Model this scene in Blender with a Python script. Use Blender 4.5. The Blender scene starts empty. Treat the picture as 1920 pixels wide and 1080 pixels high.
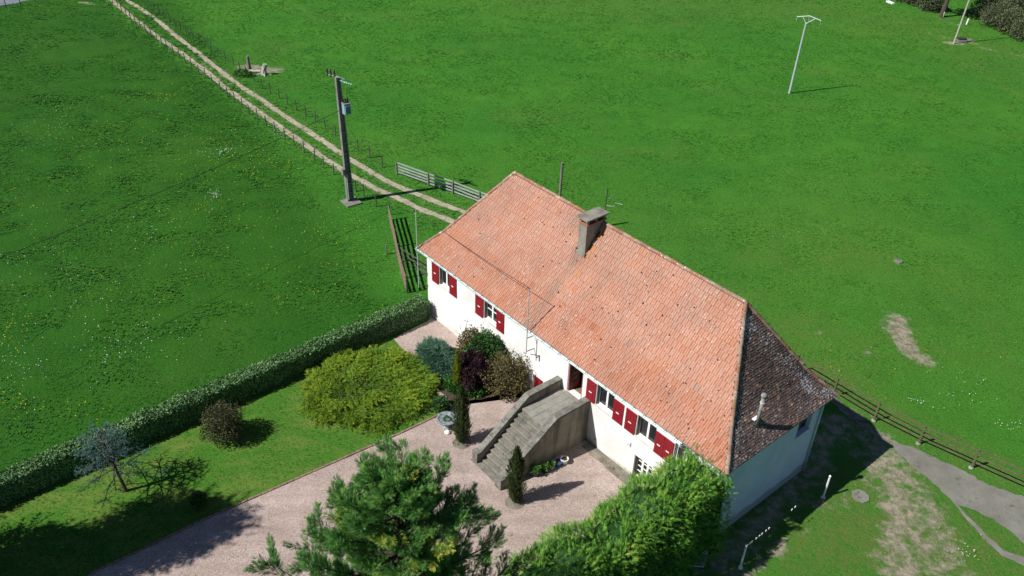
import bpy, bmesh, math, random
import numpy as np
from mathutils import Vector, Matrix, noise

rng = np.random.default_rng(7)
random.seed(7)
SC = bpy.context.scene
COL = SC.collection
R = math.radians

# ------------------------------------------------------------------ camera
CH = 30.0                       # drone height
F, PITCH, ROLL = 1566.9, 0.58768, 0.034194
FW = np.array([0, math.cos(PITCH), -math.sin(PITCH)])
_rt = np.array([1.0, 0, 0]); _up = np.cross(_rt, FW)
RT = _rt * math.cos(ROLL) + _up * math.sin(ROLL)
UP = np.cross(RT, FW)
cam = bpy.data.cameras.new('camera')
cam.sensor_width = 36.0
cam.lens = F / 1920 * 36
cam.clip_start = 0.5
cam.clip_end = 3000
camo = bpy.data.objects.new('camera', cam)
COL.objects.link(camo)
m = Matrix(((RT[0], UP[0], -FW[0], 0), (RT[1], UP[1], -FW[1], 0), (RT[2], UP[2], -FW[2], CH), (0, 0, 0, 1)))
camo.matrix_world = m
SC.camera = camo

# ------------------------------------------------------------------ light
SUN_AZ, SUN_EL = 22.5, 45.0     # the direction the light travels to, and the sun's height
w = bpy.data.worlds.new('World'); SC.world = w; w.use_nodes = True
nt = w.node_tree
sky = nt.nodes.new('ShaderNodeTexSky'); sky.sky_type = 'NISHITA'; sky.sun_disc = False
sky.sun_elevation = R(SUN_EL); sky.sun_rotation = R(90 - (SUN_AZ + 180)); sky.air_density = 0.8; sky.dust_density = 0.0; sky.ozone_density = 4.0
bg = nt.nodes['Background']; bg.inputs['Strength'].default_value = 0.055
nt.links.new(sky.outputs[0], bg.inputs[0])
sl = bpy.data.lights.new('sun', 'SUN'); sl.energy = 5.0; sl.angle = R(0.5); sl.color = (1.0, 0.965, 0.9)
so = bpy.data.objects.new('sun', sl); COL.objects.link(so)
trav = Vector((math.cos(R(SUN_AZ)) * math.cos(R(SUN_EL)), math.sin(R(SUN_AZ)) * math.cos(R(SUN_EL)), -math.sin(R(SUN_EL))))
so.rotation_euler = trav.to_track_quat('-Z', 'Y').to_euler()
so.location = (-40, -20, 60)
SC.view_settings.view_transform = 'Standard'
SC.view_settings.look = 'None'
SC.view_settings.exposure = 0.30
SC.view_settings.gamma = 1.0
SC.view_settings.use_curve_mapping = False
SC.render.engine = 'CYCLES'
SC.cycles.max_bounces = 6
SC.cycles.diffuse_bounces = 3
SC.cycles.use_denoising = True

# ------------------------------------------------------------------ frames of reference
HO = np.array([-5.0273, 41.4633, 0.0]); TH = -0.86446
HU = np.array([math.cos(TH), math.sin(TH), 0]); HN = np.array([-math.sin(TH), math.cos(TH), 0])
HL, HW, ZE, ZR = 21.746, 7.373, 4.932, 10.0
INL, INR, OH = 3.314, 2.938, 0.35
ZC = 0.4                        # level of the courtyard; the yard by the gable lies lower

def P(s, t, z=0.0):
    return HO + HU * s + HN * t + np.array([0, 0, z])

def gz_s(s):
    k = np.clip((s - 17.0) / 5.5, 0, 1)
    return ZC * (1 - k * k * (3 - 2 * k))

def gz(x, y):
    return gz_s((x - HO[0]) * HU[0] + (y - HO[1]) * HU[1])

def at(px, py, dz=0.0, z=None):
    d = FW * F + RT * (px - 960) - UP * (py - 540)
    zz = ZC if z is None else z
    for _ in range(8):
        k = (CH - zz) / -d[2]
        p = np.array([0, 0, CH]) + d * k
        if z is not None:
            break
        zz = gz(p[0], p[1]) + dz
    return p

def st_of(p):
    q = np.asarray(p) - HO
    return q @ HU, q @ HN

# ------------------------------------------------------------------ materials
def newmat(name):
    mt = bpy.data.materials.new(name); mt.use_nodes = True
    n = mt.node_tree
    b = n.nodes['Principled BSDF']
    return mt, n, b

def N(nt, typ, **kw):
    nd = nt.nodes.new(typ)
    for k, v in kw.items():
        setattr(nd, k, v)
    return nd

def ramp(nt, fac, stops, interp='LINEAR'):
    r = N(nt, 'ShaderNodeValToRGB')
    r.color_ramp.interpolation = interp
    el = r.color_ramp.elements
    while len(el) < len(stops):
        el.new(0.5)
    for e, (p, c) in zip(el, stops):
        e.position = p
        e.color = (c[0], c[1], c[2], 1) if not isinstance(c, (int, float)) else (c, c, c, 1)
    nt.links.new(fac, r.inputs[0])
    return r.outputs[0]

def wpos(nt, scale=(1, 1, 1), rotz=0.0):
    g = N(nt, 'ShaderNodeNewGeometry')
    mp = N(nt, 'ShaderNodeMapping')
    mp.inputs['Scale'].default_value = scale
    mp.inputs['Rotation'].default_value = (0, 0, rotz)
    nt.links.new(g.outputs['Position'], mp.inputs[0])
    return mp.outputs[0]

def tex(nt, vec, scale, detail=4, rough=0.6, dist=0.0):
    t = N(nt, 'ShaderNodeTexNoise')
    t.inputs['Scale'].default_value = scale; t.inputs['Detail'].default_value = detail
    t.inputs['Roughness'].default_value = rough; t.inputs['Distortion'].default_value = dist
    nt.links.new(vec, t.inputs['Vector'])
    return t.outputs['Fac']

def voro(nt, vec, scale, out='Color'):
    t = N(nt, 'ShaderNodeTexVoronoi')
    t.inputs['Scale'].default_value = scale
    nt.links.new(vec, t.inputs['Vector'])
    return t.outputs[out]

def mix(nt, fac, a, b, mode='MIX'):
    mx = N(nt, 'ShaderNodeMix', data_type='RGBA', blend_type=mode)
    for sock, v in ((mx.inputs[0], fac), (mx.inputs[6], a), (mx.inputs[7], b)):
        if isinstance(v, (int, float)):
            sock.default_value = v
        elif isinstance(v, tuple):
            sock.default_value = (v[0], v[1], v[2], 1)
        else:
            nt.links.new(v, sock)
    return mx.outputs[2]

def bump(nt, b, h, strength=0.4, dist=0.05):
    bp = N(nt, 'ShaderNodeBump')
    bp.inputs['Strength'].default_value = strength; bp.inputs['Distance'].default_value = dist
    nt.links.new(h, bp.inputs['Height'])
    nt.links.new(bp.outputs[0], b.inputs['Normal'])

def attr(nt, name, out='Fac'):
    a = N(nt, 'ShaderNodeAttribute', attribute_name=name)
    return a.outputs[out]

def math_(nt, op, a, b=0.0, clamp=False):
    q = N(nt, 'ShaderNodeMath', operation=op, use_clamp=clamp)
    for sock, v in ((q.inputs[0], a), (q.inputs[1], b)):
        if isinstance(v, (int, float)):
            sock.default_value = v
        else:
            nt.links.new(v, sock)
    return q.outputs[0]

def plain(name, col, rough=0.7, spec=0.3, metal=0.0, var=0.15, scale=6.0, bmp=0.15):
    mt, n, b = newmat(name)
    v = wpos(n)
    f = tex(n, v, scale, 5)
    lo = tuple(c * (1 - var) for c in col); hi = tuple(min(1, c * (1 + var)) for c in col)
    n.links.new(ramp(n, f, [(0.3, lo), (0.7, hi)]), b.inputs['Base Color'])
    b.inputs['Roughness'].default_value = rough
    b.inputs['Specular IOR Level'].default_value = spec
    b.inputs['Metallic'].default_value = metal
    if bmp:
        bump(n, b, tex(n, v, scale * 6, 3), bmp, 0.01)
    return mt

def stained(name, stops, scale, fine=25.0, fine_amt=0.35, rough=0.9, bmp=0.4, bd=0.02, streak=None, blotch=None):
    mt, n, b = newmat(name)
    v = wpos(n)
    c = ramp(n, tex(n, v, scale, 7, 0.65), stops)
    g = ramp(n, tex(n, v, fine, 4, 0.7), [(0.25, 1 - fine_amt), (0.75, 1 + 0.0)])
    c = mix(n, 1.0, c, g, 'MULTIPLY')
    if streak:
        sv = wpos(n, (1, 1, 0.12))
        sf = ramp(n, tex(n, sv, streak[0], 5), [(streak[2], 0.0), (streak[3], 1.0)])
        c = mix(n, sf, c, streak[1])
    if blotch:
        bf = ramp(n, tex(n, v, blotch[0], 6, 0.7), [(blotch[2], 0.0), (blotch[2] + 0.06, 1.0)])
        c = mix(n, bf, c, blotch[1])
    n.links.new(c, b.inputs['Base Color'])
    b.inputs['Roughness'].default_value = rough
    b.inputs['Specular IOR Level'].default_value = 0.2
    bump(n, b, tex(n, v, fine, 5, 0.7), bmp, bd)
    return mt

def leafmat(name, stops, trans=0.22, rough=0.6, lift=0.0):
    mt, n, b = newmat(name)
    a = attr(n, 'tint')
    c = ramp(n, a, stops)
    c = mix(n, 1.0, c, ramp(n, tex(n, wpos(n), 5.0, 3), [(0.3, 0.75), (0.7, 1.15)]), 'MULTIPLY')
    n.links.new(c, b.inputs['Base Color'])
    b.inputs['Roughness'].default_value = rough
    b.inputs['Specular IOR Level'].default_value = 0.25
    tr = N(n, 'ShaderNodeBsdfTranslucent')
    if lift:
        g = N(n, 'ShaderNodeNewGeometry'); vm = N(n, 'ShaderNodeMix', data_type='VECTOR'); vm.inputs[0].default_value = lift; vm.inputs[5].default_value = (0, 0, 1)
        n.links.new(g.outputs['Normal'], vm.inputs[4]); vn = N(n, 'ShaderNodeVectorMath', operation='NORMALIZE'); n.links.new(vm.outputs[1], vn.inputs[0]); n.links.new(vn.outputs[0], b.inputs['Normal'])
    n.links.new(c, tr.inputs[0])
    ms = N(n, 'ShaderNodeMixShader'); ms.inputs[0].default_value = trans
    n.links.new(b.outputs[0], ms.inputs[1]); n.links.new(tr.outputs[0], ms.inputs[2])
    n.links.new(ms.outputs[0], n.nodes['Material Output'].inputs[0])
    return mt

MT = {}
# pasture: the attributes bare / dry / left are painted on the ground mesh
def make_pasture():
    mt, n, b = newmat('pasture_grass')
    v = wpos(n)
    big = tex(n, v, 0.06, 4, 0.6)
    mid = tex(n, v, 0.55, 5, 0.65)
    fine = tex(n, wpos(n, (1.0, 1.6, 1.0)), 7.0, 4, 0.75)
    c = ramp(n, fine, [(0.3, (0.031, 0.145, 0.013)), (0.5, (0.044, 0.190, 0.018)), (0.72, (0.066, 0.230, 0.026))])
    c = mix(n, 1.0, c, ramp(n, mid, [(0.3, (0.82, 0.84, 0.86)), (0.68, (1.10, 1.05, 1.05))]), 'MULTIPLY')
    c = mix(n, 1.0, c, ramp(n, big, [(0.35, (0.80, 0.90, 0.9)), (0.65, (1.28, 1.06, 1.0))]), 'MULTIPLY')
    dry = math_(n, 'MULTIPLY', attr(n, 'dry'), ramp(n, tex(n, v, 1.3, 5, 0.7), [(0.35, 0.2), (0.6, 1.0)]), True)
    c = mix(n, math_(n, 'MULTIPLY', attr(n, 'left'), 1.0), c, mix(n, 1.0, c, (0.56, 0.62, 0.5), 'MULTIPLY'))
    c = mix(n, dry, c, ramp(n, fine, [(0.3, (0.065, 0.125, 0.022)), (0.7, (0.14, 0.185, 0.045))]))
    nb = math_(n, 'ADD', attr(n, 'bare'), math_(n, 'MULTIPLY', math_(n, 'SUBTRACT', tex(n, v, 1.4, 7, 0.72), 0.5), 1.8))
    bare = ramp(n, nb, [(0.34, 0.0), (0.66, 1.0)])
    earth = ramp(n, tex(n, v, 3.5, 7, 0.75), [(0.3, (0.22, 0.19, 0.14)), (0.55, (0.34, 0.295, 0.225)), (0.75, (0.44, 0.395, 0.315))])
    earth = mix(n, math_(n, 'MULTIPLY', ramp(n, tex(n, v, 2.2, 5, 0.7), [(0.46, 0.0), (0.58, 1.0)]), 0.5), earth, (0.07, 0.1, 0.03))
    c = mix(n, bare, c, earth)
    n.links.new(c, b.inputs['Base Color'])
    b.inputs['Roughness'].default_value = 0.85; b.inputs['Specular IOR Level'].default_value = 0.12
    bump(n, b, tex(n, v, 5.0, 6, 0.75), 0.9, 0.12)
    return mt
MT['pasture'] = make_pasture()
MT['tuft'] = leafmat('tuft_grass', [(0.0, (0.024, 0.120, 0.012)), (0.35, (0.040, 0.175, 0.016)), (0.7, (0.066, 0.230, 0.023)), (1.0, (0.12, 0.29, 0.04))], 0.15, 0.8, 0.62)
MT['lawn_tuft'] = leafmat('lawn_blades', [(0.0, (0.034, 0.115, 0.012)), (0.5, (0.062, 0.18, 0.018)), (1.0, (0.13, 0.24, 0.038))], 0.1, 0.8, 0.72)
def make_lawn():
    mt, n, b = newmat('lawn_grass')
    v = wpos(n)
    c = ramp(n, tex(n, v, 12.0, 4, 0.75), [(0.3, (0.032, 0.11, 0.012)), (0.5, (0.056, 0.168, 0.018)), (0.7, (0.09, 0.215, 0.03))])
    f = ramp(n, tex(n, wpos(n, (0.7, 1.6, 1), 0.6), 0.75, 5, 0.65), [(0.42, 0.0), (0.66, 1.0)])
    c = mix(n, math_(n, 'MULTIPLY', f, 0.75), c, (0.15, 0.20, 0.042))
    n.links.new(c, b.inputs['Base Color']); b.inputs['Roughness'].default_value = 0.9; b.inputs['Specular IOR Level'].default_value = 0.1
    bump(n, b, tex(n, v, 14, 5, 0.75), 0.8, 0.05)
    return mt
MT['lawn'] = make_lawn()
def make_gravel():
    mt, n, b = newmat('pink_gravel')
    v = wpos(n)
    cells = N(n, 'ShaderNodeSeparateColor'); n.links.new(voro(n, v, 26.0), cells.inputs[0])
    c = ramp(n, cells.outputs[0], [(0.0, (0.29, 0.225, 0.20)), (0.3, (0.38, 0.305, 0.272)), (0.7, (0.435, 0.352, 0.316)), (1.0, (0.52, 0.435, 0.398))])
    c = mix(n, 1.0, c, ramp(n, tex(n, v, 0.8, 6, 0.65), [(0.3, (0.80, 0.79, 0.78)), (0.65, (1.05, 1.04, 1.05))]), 'MULTIPLY')
    c = mix(n, 1.0, c, ramp(n, tex(n, wpos(n, (0.22, 1.5, 1), -0.66), 1.0, 5, 0.65), [(0.32, (0.84, 0.82, 0.80)), (0.62, (1.04, 1.04, 1.04))]), 'MULTIPLY')
    sp = ramp(n, tex(n, v, 9.0, 5, 0.8), [(0.68, 0.0), (0.76, 0.4)])
    c = mix(n, sp, c, (0.13, 0.10, 0.085))
    n.links.new(c, b.inputs['Base Color']); b.inputs['Roughness'].default_value = 0.95; b.inputs['Specular IOR Level'].default_value = 0.1
    bump(n, b, voro(n, v, 26.0, 'Distance'), 0.5, 0.02)
    return mt
MT['gravel'] = make_gravel()
MT['soil'] = stained('bed_soil', [(0.3, (0.06, 0.045, 0.032)), (0.6, (0.12, 0.09, 0.065)), (0.8, (0.2, 0.16, 0.12))], 2.5, 22, 0.5, bmp=0.8, bd=0.05)
MT['track'] = stained('track_earth', [(0.3, (0.32, 0.275, 0.20)), (0.55, (0.46, 0.41, 0.31)), (0.75, (0.56, 0.51, 0.41))], 1.2, 9, 0.4, bmp=0.5, bd=0.03)
MT['asphalt'] = stained('road_asphalt', [(0.3, (0.16, 0.18, 0.22)), (0.7, (0.22, 0.24, 0.28))], 0.8, 12, 0.2)
MT['concrete_path'] = stained('path_concrete', [(0.3, (0.17, 0.165, 0.14)), (0.55, (0.225, 0.22, 0.19)), (0.75, (0.28, 0.275, 0.24))], 0.9, 18, 0.3, bmp=0.3, blotch=(1.2, (0.10, 0.098, 0.07), 0.60))
MT['strip_concrete'] = stained('strip_concrete', [(0.3, (0.14, 0.12, 0.095)), (0.55, (0.27, 0.245, 0.20)), (0.75, (0.36, 0.33, 0.29))], 2.2, 18, 0.45, blotch=(2.0, (0.06, 0.075, 0.03), 0.56))
MT['kerb'] = stained('edging_brick', [(0.3, (0.20, 0.12, 0.085)), (0.7, (0.36, 0.26, 0.20))], 3, 14, 0.3)

def make_render_wall(name='lime_render', tone=(1, 1, 1)):
    mt, n, b = newmat(name)
    v = wpos(n)
    c = ramp(n, tex(n, v, 0.7, 6, 0.6), [(0.3, (0.67, 0.665, 0.655)), (0.6, (0.80, 0.795, 0.785))])
    c = mix(n, 1.0, c, ramp(n, tex(n, v, 16, 4, 0.7), [(0.3, 0.9), (0.65, 1.03)]), 'MULTIPLY')
    # damp at the foot of the wall, by height
    sep = N(n, 'ShaderNodeSeparateXYZ'); n.links.new(wpos(n), sep.inputs[0])
    h = math_(n, 'SUBTRACT', sep.outputs[2], math_(n, 'MULTIPLY', tex(n, v, 1.1, 6, 0.7), 0.9))
    damp = ramp(n, h, [(0.0, 0.8), (0.22, 0.0)])
    c = mix(n, damp, c, (0.36, 0.345, 0.25))
    st = ramp(n, tex(n, wpos(n, (1, 1, 0.35)), 0.55, 6, 0.7), [(0.68, 0.0), (0.76, 0.4)])
    c = mix(n, st, c, (0.33, 0.30, 0.27))
    run = ramp(n, tex(n, wpos(n, (3.0, 3.0, 0.18)), 1.0, 5, 0.65), [(0.60, 0.0), (0.74, 0.24)])
    c = mix(n, run, c, (0.45, 0.43, 0.39))
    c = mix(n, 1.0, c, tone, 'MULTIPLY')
    n.links.new(c, b.inputs['Base Color']); b.inputs['Roughness'].default_value = 0.9; b.inputs['Specular IOR Level'].default_value = 0.15
    bump(n, b, tex(n, v, 20, 5, 0.7), 0.5, 0.015)
    return mt
MT['wall'] = make_render_wall()
MT['gable_wall'] = make_render_wall('skylight_tinted_render', (0.70, 0.78, 1.0))  # same white render, blue sky light on the shaded gable put into its colour
MT['plinth'] = stained('plinth_render', [(0.3, (0.55, 0.52, 0.48)), (0.7, (0.78, 0.76, 0.72))], 2, 14, 0.2)
MT['white'] = plain('white_paint', (0.82, 0.82, 0.80), 0.45, 0.4, var=0.05)
MT['red'] = plain('red_shutter_paint', (0.23, 0.010, 0.018), 0.5, 0.35, var=0.15, scale=3, bmp=0.1)
MT['red_old'] = plain('faded_red_door_paint', (0.16, 0.028, 0.03), 0.6, 0.3, var=0.2)
MT['pink_trim'] = plain('dull_red_trim', (0.34, 0.16, 0.14), 0.7, 0.2)
MT['glass'] = plain('window_glass', (0.018, 0.019, 0.022), 0.06, 0.6, var=0.2, bmp=0)
MT['zinc'] = plain('zinc', (0.50, 0.57, 0.58), 0.42, 0.5, 0.25, var=0.15, scale=3)
MT['flue_steel'] = stained('sooty_steel', [(0.3, (0.16, 0.16, 0.15)), (0.7, (0.36, 0.37, 0.36))], 4, 16, 0.3)
MT['darkmetal'] = plain('dark_iron', (0.05, 0.05, 0.052), 0.55, 0.4, 0.3)
MT['galv'] = plain('galvanised_steel', (0.50, 0.55, 0.57), 0.45, 0.5, 0.3, var=0.15)
MT['whitemetal'] = plain('white_metal', (0.74, 0.77, 0.80), 0.4, 0.5, var=0.08)
MT['stone'] = stained('weathered_stone', [(0.25, (0.085, 0.083, 0.07)), (0.45, (0.20, 0.195, 0.17)), (0.62, (0.30, 0.29, 0.255)), (0.8, (0.42, 0.41, 0.37))], 2.6, 14, 0.45, bmp=0.6, bd=0.03, blotch=(3.0, (0.07, 0.072, 0.06), 0.6))
MT['tread'] = stained('worn_step_stone', [(0.25, (0.12, 0.115, 0.095)), (0.45, (0.215, 0.205, 0.17)), (0.65, (0.30, 0.285, 0.24)), (0.82, (0.45, 0.44, 0.40))], 2.2, 16, 0.4, bmp=0.6, bd=0.03, blotch=(2.4, (0.075, 0.078, 0.062), 0.62))
MT['slab'] = stained('landing_stone', [(0.3, (0.24, 0.23, 0.20)), (0.7, (0.36, 0.35, 0.315))], 3, 18, 0.25)
MT['parapet'] = stained('stained_cement', [(0.3, (0.20, 0.175, 0.135)), (0.55, (0.33, 0.295, 0.235)), (0.8, (0.42, 0.385, 0.32))], 1.0, 15, 0.3, bmp=0.35, streak=(1.6, (0.085, 0.078, 0.062), 0.48, 0.68))
MT['chimney'] = stained('chimney_cement', [(0.3, (0.20, 0.185, 0.155)), (0.6, (0.31, 0.295, 0.25)), (0.8, (0.38, 0.36, 0.32))], 2.2, 16, 0.25, streak=(2.2, (0.12, 0.11, 0.095), 0.5, 0.75))
MT['brick'] = plain('chimney_brick', (0.32, 0.15, 0.10), 0.9, 0.1, var=0.3, scale=10)
MT['wood'] = stained('grey_wood', [(0.3, (0.16, 0.145, 0.125)), (0.7, (0.30, 0.28, 0.25))], 3, 22, 0.35)
MT['greyplank'] = stained('pale_weathered_plank', [(0.3, (0.26, 0.28, 0.27)), (0.7, (0.45, 0.47, 0.45))], 3, 22, 0.3)
MT['brownplank'] = stained('brown_plank', [(0.3, (0.17, 0.115, 0.08)), (0.7, (0.34, 0.25, 0.185))], 3, 22, 0.35)
MT['olivewood'] = stained('lichened_rail', [(0.3, (0.095, 0.085, 0.045)), (0.7, (0.18, 0.165, 0.095))], 4, 20, 0.35)
MT['darkwood'] = stained('dark_post_wood', [(0.3, (0.075, 0.07, 0.066)), (0.7, (0.16, 0.15, 0.14))], 5, 20, 0.3)
MT['concrete'] = stained('pole_concrete', [(0.3, (0.17, 0.163, 0.145)), (0.7, (0.28, 0.27, 0.245))], 2, 18, 0.25)
MT['bark'] = stained('bark', [(0.3, (0.055, 0.045, 0.035)), (0.7, (0.13, 0.105, 0.08))], 6, 20, 0.4)
MT['palewood'] = stained('bleached_log', [(0.3, (0.34, 0.31, 0.26)), (0.7, (0.58, 0.55, 0.48))], 4, 15, 0.3)
MT['cable'] = plain('black_cable', (0.02, 0.02, 0.02), 0.5, 0.3, bmp=0)
MT['transformer'] = plain('transformer_paint', (0.22, 0.36, 0.42), 0.5, 0.4)
MT['insulator'] = plain('dark_insulator', (0.03, 0.025, 0.022), 0.25, 0.5, bmp=0)
MT['interior'] = plain('grey_plaster', (0.42, 0.42, 0.41), 0.9, 0.1)
MT['floorboards'] = plain('brown_floor', (0.23, 0.16, 0.10), 0.6, 0.3)
MT['bluepot'] = plain('blue_glaze', (0.03, 0.13, 0.42), 0.3, 0.5)
MT['blackpot'] = plain('black_plastic', (0.022, 0.022, 0.022), 0.5, 0.4)
MT['greystone'] = stained('mottled_blue_stone', [(0.3, (0.12, 0.15, 0.17)), (0.5, (0.26, 0.31, 0.33)), (0.72, (0.5, 0.55, 0.56))], 9, 30, 0.3)
MT['water'] = plain('dark_water', (0.03, 0.04, 0.045), 0.08, 0.5, bmp=0)

MT['lap'] = plain('dirt_and_shadow_tile_lap', (0.12, 0.055, 0.038), 0.95, 0.05, var=0.35, scale=8)  # dirt plus the shadow under each lap, painted on the tile tails
# roof tiles: per-tile shade comes from the object colour (single tiles) or the attribute (the rest)
def make_tile(name, stops, flecks, dark, lichen, big, mossy=None):
    mt, n, b = newmat(name)
    v = wpos(n)
    oi = N(n, 'ShaderNodeObjectInfo')
    sc = N(n, 'ShaderNodeSeparateColor'); n.links.new(oi.outputs['Color'], sc.inputs[0])
    k = math_(n, 'FRACT', math_(n, 'ADD', sc.outputs[0], attr(n, 'tint')))
    c = ramp(n, k, stops)
    c = mix(n, 1.0, c, ramp(n, tex(n, v, 0.5, 6, 0.65), big), 'MULTIPLY')
    c = mix(n, 1.0, c, ramp(n, tex(n, v, 22, 4, 0.75), [(0.3, 0.78), (0.7, 1.12)]), 'MULTIPLY')
    gr = math_(n, 'ADD', tex(n, v, 14, 5, 0.75), math_(n, 'ADD', math_(n, 'MULTIPLY', tex(n, v, 0.9, 5, 0.6), 0.55), attr(n, 'soot')))
    c = mix(n, ramp(n, gr, [(dark[1], 0.0), (dark[1] + 0.12, 0.75)]), c, dark[0])
    fl = math_(n, 'ADD', tex(n, v, flecks[3], 4, 0.7), math_(n, 'ADD', math_(n, 'MULTIPLY', tex(n, v, 0.7, 4, 0.6), 0.2), attr(n, 'pale')))
    c = mix(n, ramp(n, fl, [(flecks[1], 0.0), (flecks[1] + 0.06, flecks[2])]), c, flecks[0])
    li = math_(n, 'ADD', attr(n, 'lichen'), math_(n, 'MULTIPLY', math_(n, 'SUBTRACT', tex(n, v, 6.5, 5, 0.8), 0.5), 2.2))
    c = mix(n, ramp(n, li, [(0.5, 0.0), (0.62, 0.9)]), c, lichen)
    n.links.new(c, b.inputs['Base Color']); b.inputs['Roughness'].default_value = 0.85; b.inputs['Specular IOR Level'].default_value = 0.2
    bump(n, b, tex(n, v, 30, 4, 0.7), 0.35, 0.01)
    return mt
ORANGE = (0.45, 0.21, 0.055)
MT['tile'] = make_tile('terracotta_tile',
    [(0.0, (0.39, 0.145, 0.075)), (0.2, (0.445, 0.20, 0.125)), (0.5, (0.46, 0.24, 0.17)), (0.8, (0.465, 0.275, 0.21)), (1.0, (0.36, 0.20, 0.155))],
    ((0.68, 0.62, 0.57), 0.715, 0.85, 13), ((0.25, 0.165, 0.13), 0.815), ORANGE, [(0.3, (0.86, 0.87, 0.9)), (0.7, (1.08, 1.02, 0.98))])
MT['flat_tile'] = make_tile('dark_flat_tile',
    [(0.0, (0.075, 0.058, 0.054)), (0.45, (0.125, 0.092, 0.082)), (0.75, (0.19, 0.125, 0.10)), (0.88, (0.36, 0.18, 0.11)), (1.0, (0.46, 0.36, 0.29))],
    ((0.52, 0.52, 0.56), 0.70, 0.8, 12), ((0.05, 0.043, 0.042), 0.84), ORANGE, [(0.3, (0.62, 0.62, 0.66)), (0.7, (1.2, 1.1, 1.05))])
MT['ridge_tile'] = make_tile('mortared_ridge_tile',
    [(0.0, (0.30, 0.14, 0.09)), (0.4, (0.34, 0.19, 0.13)), (0.7, (0.38, 0.28, 0.22)), (1.0, (0.24, 0.14, 0.10))],
    ((0.66, 0.62, 0.58), 0.70, 0.9, 6), ((0.14, 0.11, 0.09), 0.80), ORANGE, [(0.3, (0.8, 0.8, 0.8)), (0.7, (1.1, 1.1, 1.1))])

G = {}   # foliage materials
G['leyland'] = leafmat('leyland_foliage', [(0.0, (0.030, 0.089, 0.022)), (0.3, (0.066, 0.185, 0.043)), (0.65, (0.124, 0.299, 0.066)), (0.9, (0.230, 0.404, 0.082)), (1.0, (0.500, 0.500, 0.082))], 0.2, 0.6, 0.25)
G['hedgecon'] = leafmat('gold_green_conifer_foliage', [(0.0, (0.027, 0.084, 0.017)), (0.25, (0.093, 0.252, 0.035)), (0.6, (0.200, 0.429, 0.052)), (0.88, (0.346, 0.430, 0.073)), (1.0, (0.378, 0.430, 0.091))], 0.2, 0.6, 0.25)
G['laurel'] = leafmat('hedge_leaves', [(0.0, (0.036, 0.089, 0.029)), (0.5, (0.106, 0.228, 0.074)), (1.0, (0.273, 0.408, 0.167))], 0.02, 0.5)
G['goldjun'] = leafmat('gold_juniper_foliage', [(0.0, (0.036, 0.083, 0.009)), (0.35, (0.102, 0.205, 0.014)), (0.7, (0.208, 0.340, 0.018)), (1.0, (0.329, 0.407, 0.025))])
G['bluejun'] = leafmat('blue_juniper_foliage', [(0.0, (0.023, 0.065, 0.040)), (0.5, (0.059, 0.148, 0.090)), (1.0, (0.115, 0.247, 0.155))])
G['purple'] = leafmat('purple_leaves', [(0.0, (0.014, 0.007, 0.009)), (0.6, (0.041, 0.016, 0.023)), (1.0, (0.081, 0.035, 0.041))], 0.12)
G['olive'] = leafmat('olive_red_leaves', [(0.0, (0.071, 0.055, 0.030)), (0.45, (0.152, 0.147, 0.052)), (0.75, (0.223, 0.166, 0.074)), (1.0, (0.344, 0.110, 0.074))])
G['green'] = leafmat('green_leaves', [(0.0, (0.027, 0.075, 0.018)), (0.5, (0.060, 0.150, 0.036)), (1.0, (0.120, 0.225, 0.060))])
G['bright'] = leafmat('bright_green_leaves', [(0.0, (0.039, 0.130, 0.023)), (0.5, (0.078, 0.221, 0.039)), (1.0, (0.143, 0.299, 0.065))])
G['yellow'] = leafmat('yellow_green_leaves', [(0.0, (0.12, 0.17, 0.015)), (1.0, (0.30, 0.34, 0.03))])
G['cypress'] = leafmat('cypress_foliage', [(0.0, (0.020, 0.042, 0.014)), (0.5, (0.061, 0.096, 0.028)), (1.0, (0.131, 0.166, 0.049))])
G['cedar'] = leafmat('blue_cedar_needles', [(0.0, (0.061, 0.149, 0.132)), (0.5, (0.122, 0.279, 0.255)), (1.0, (0.231, 0.389, 0.360))], 0.1)
G['brown'] = leafmat('brown_bush_leaves', [(0.0, (0.040, 0.042, 0.019)), (0.5, (0.101, 0.108, 0.047)), (1.0, (0.174, 0.182, 0.076))], 0.1)
G['bramble'] = leafmat('bramble_twigs', [(0.0, (0.036, 0.044, 0.021)), (0.4, (0.089, 0.116, 0.056)), (0.75, (0.154, 0.182, 0.095)), (1.0, (0.202, 0.203, 0.079))], 0.1)

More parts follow.
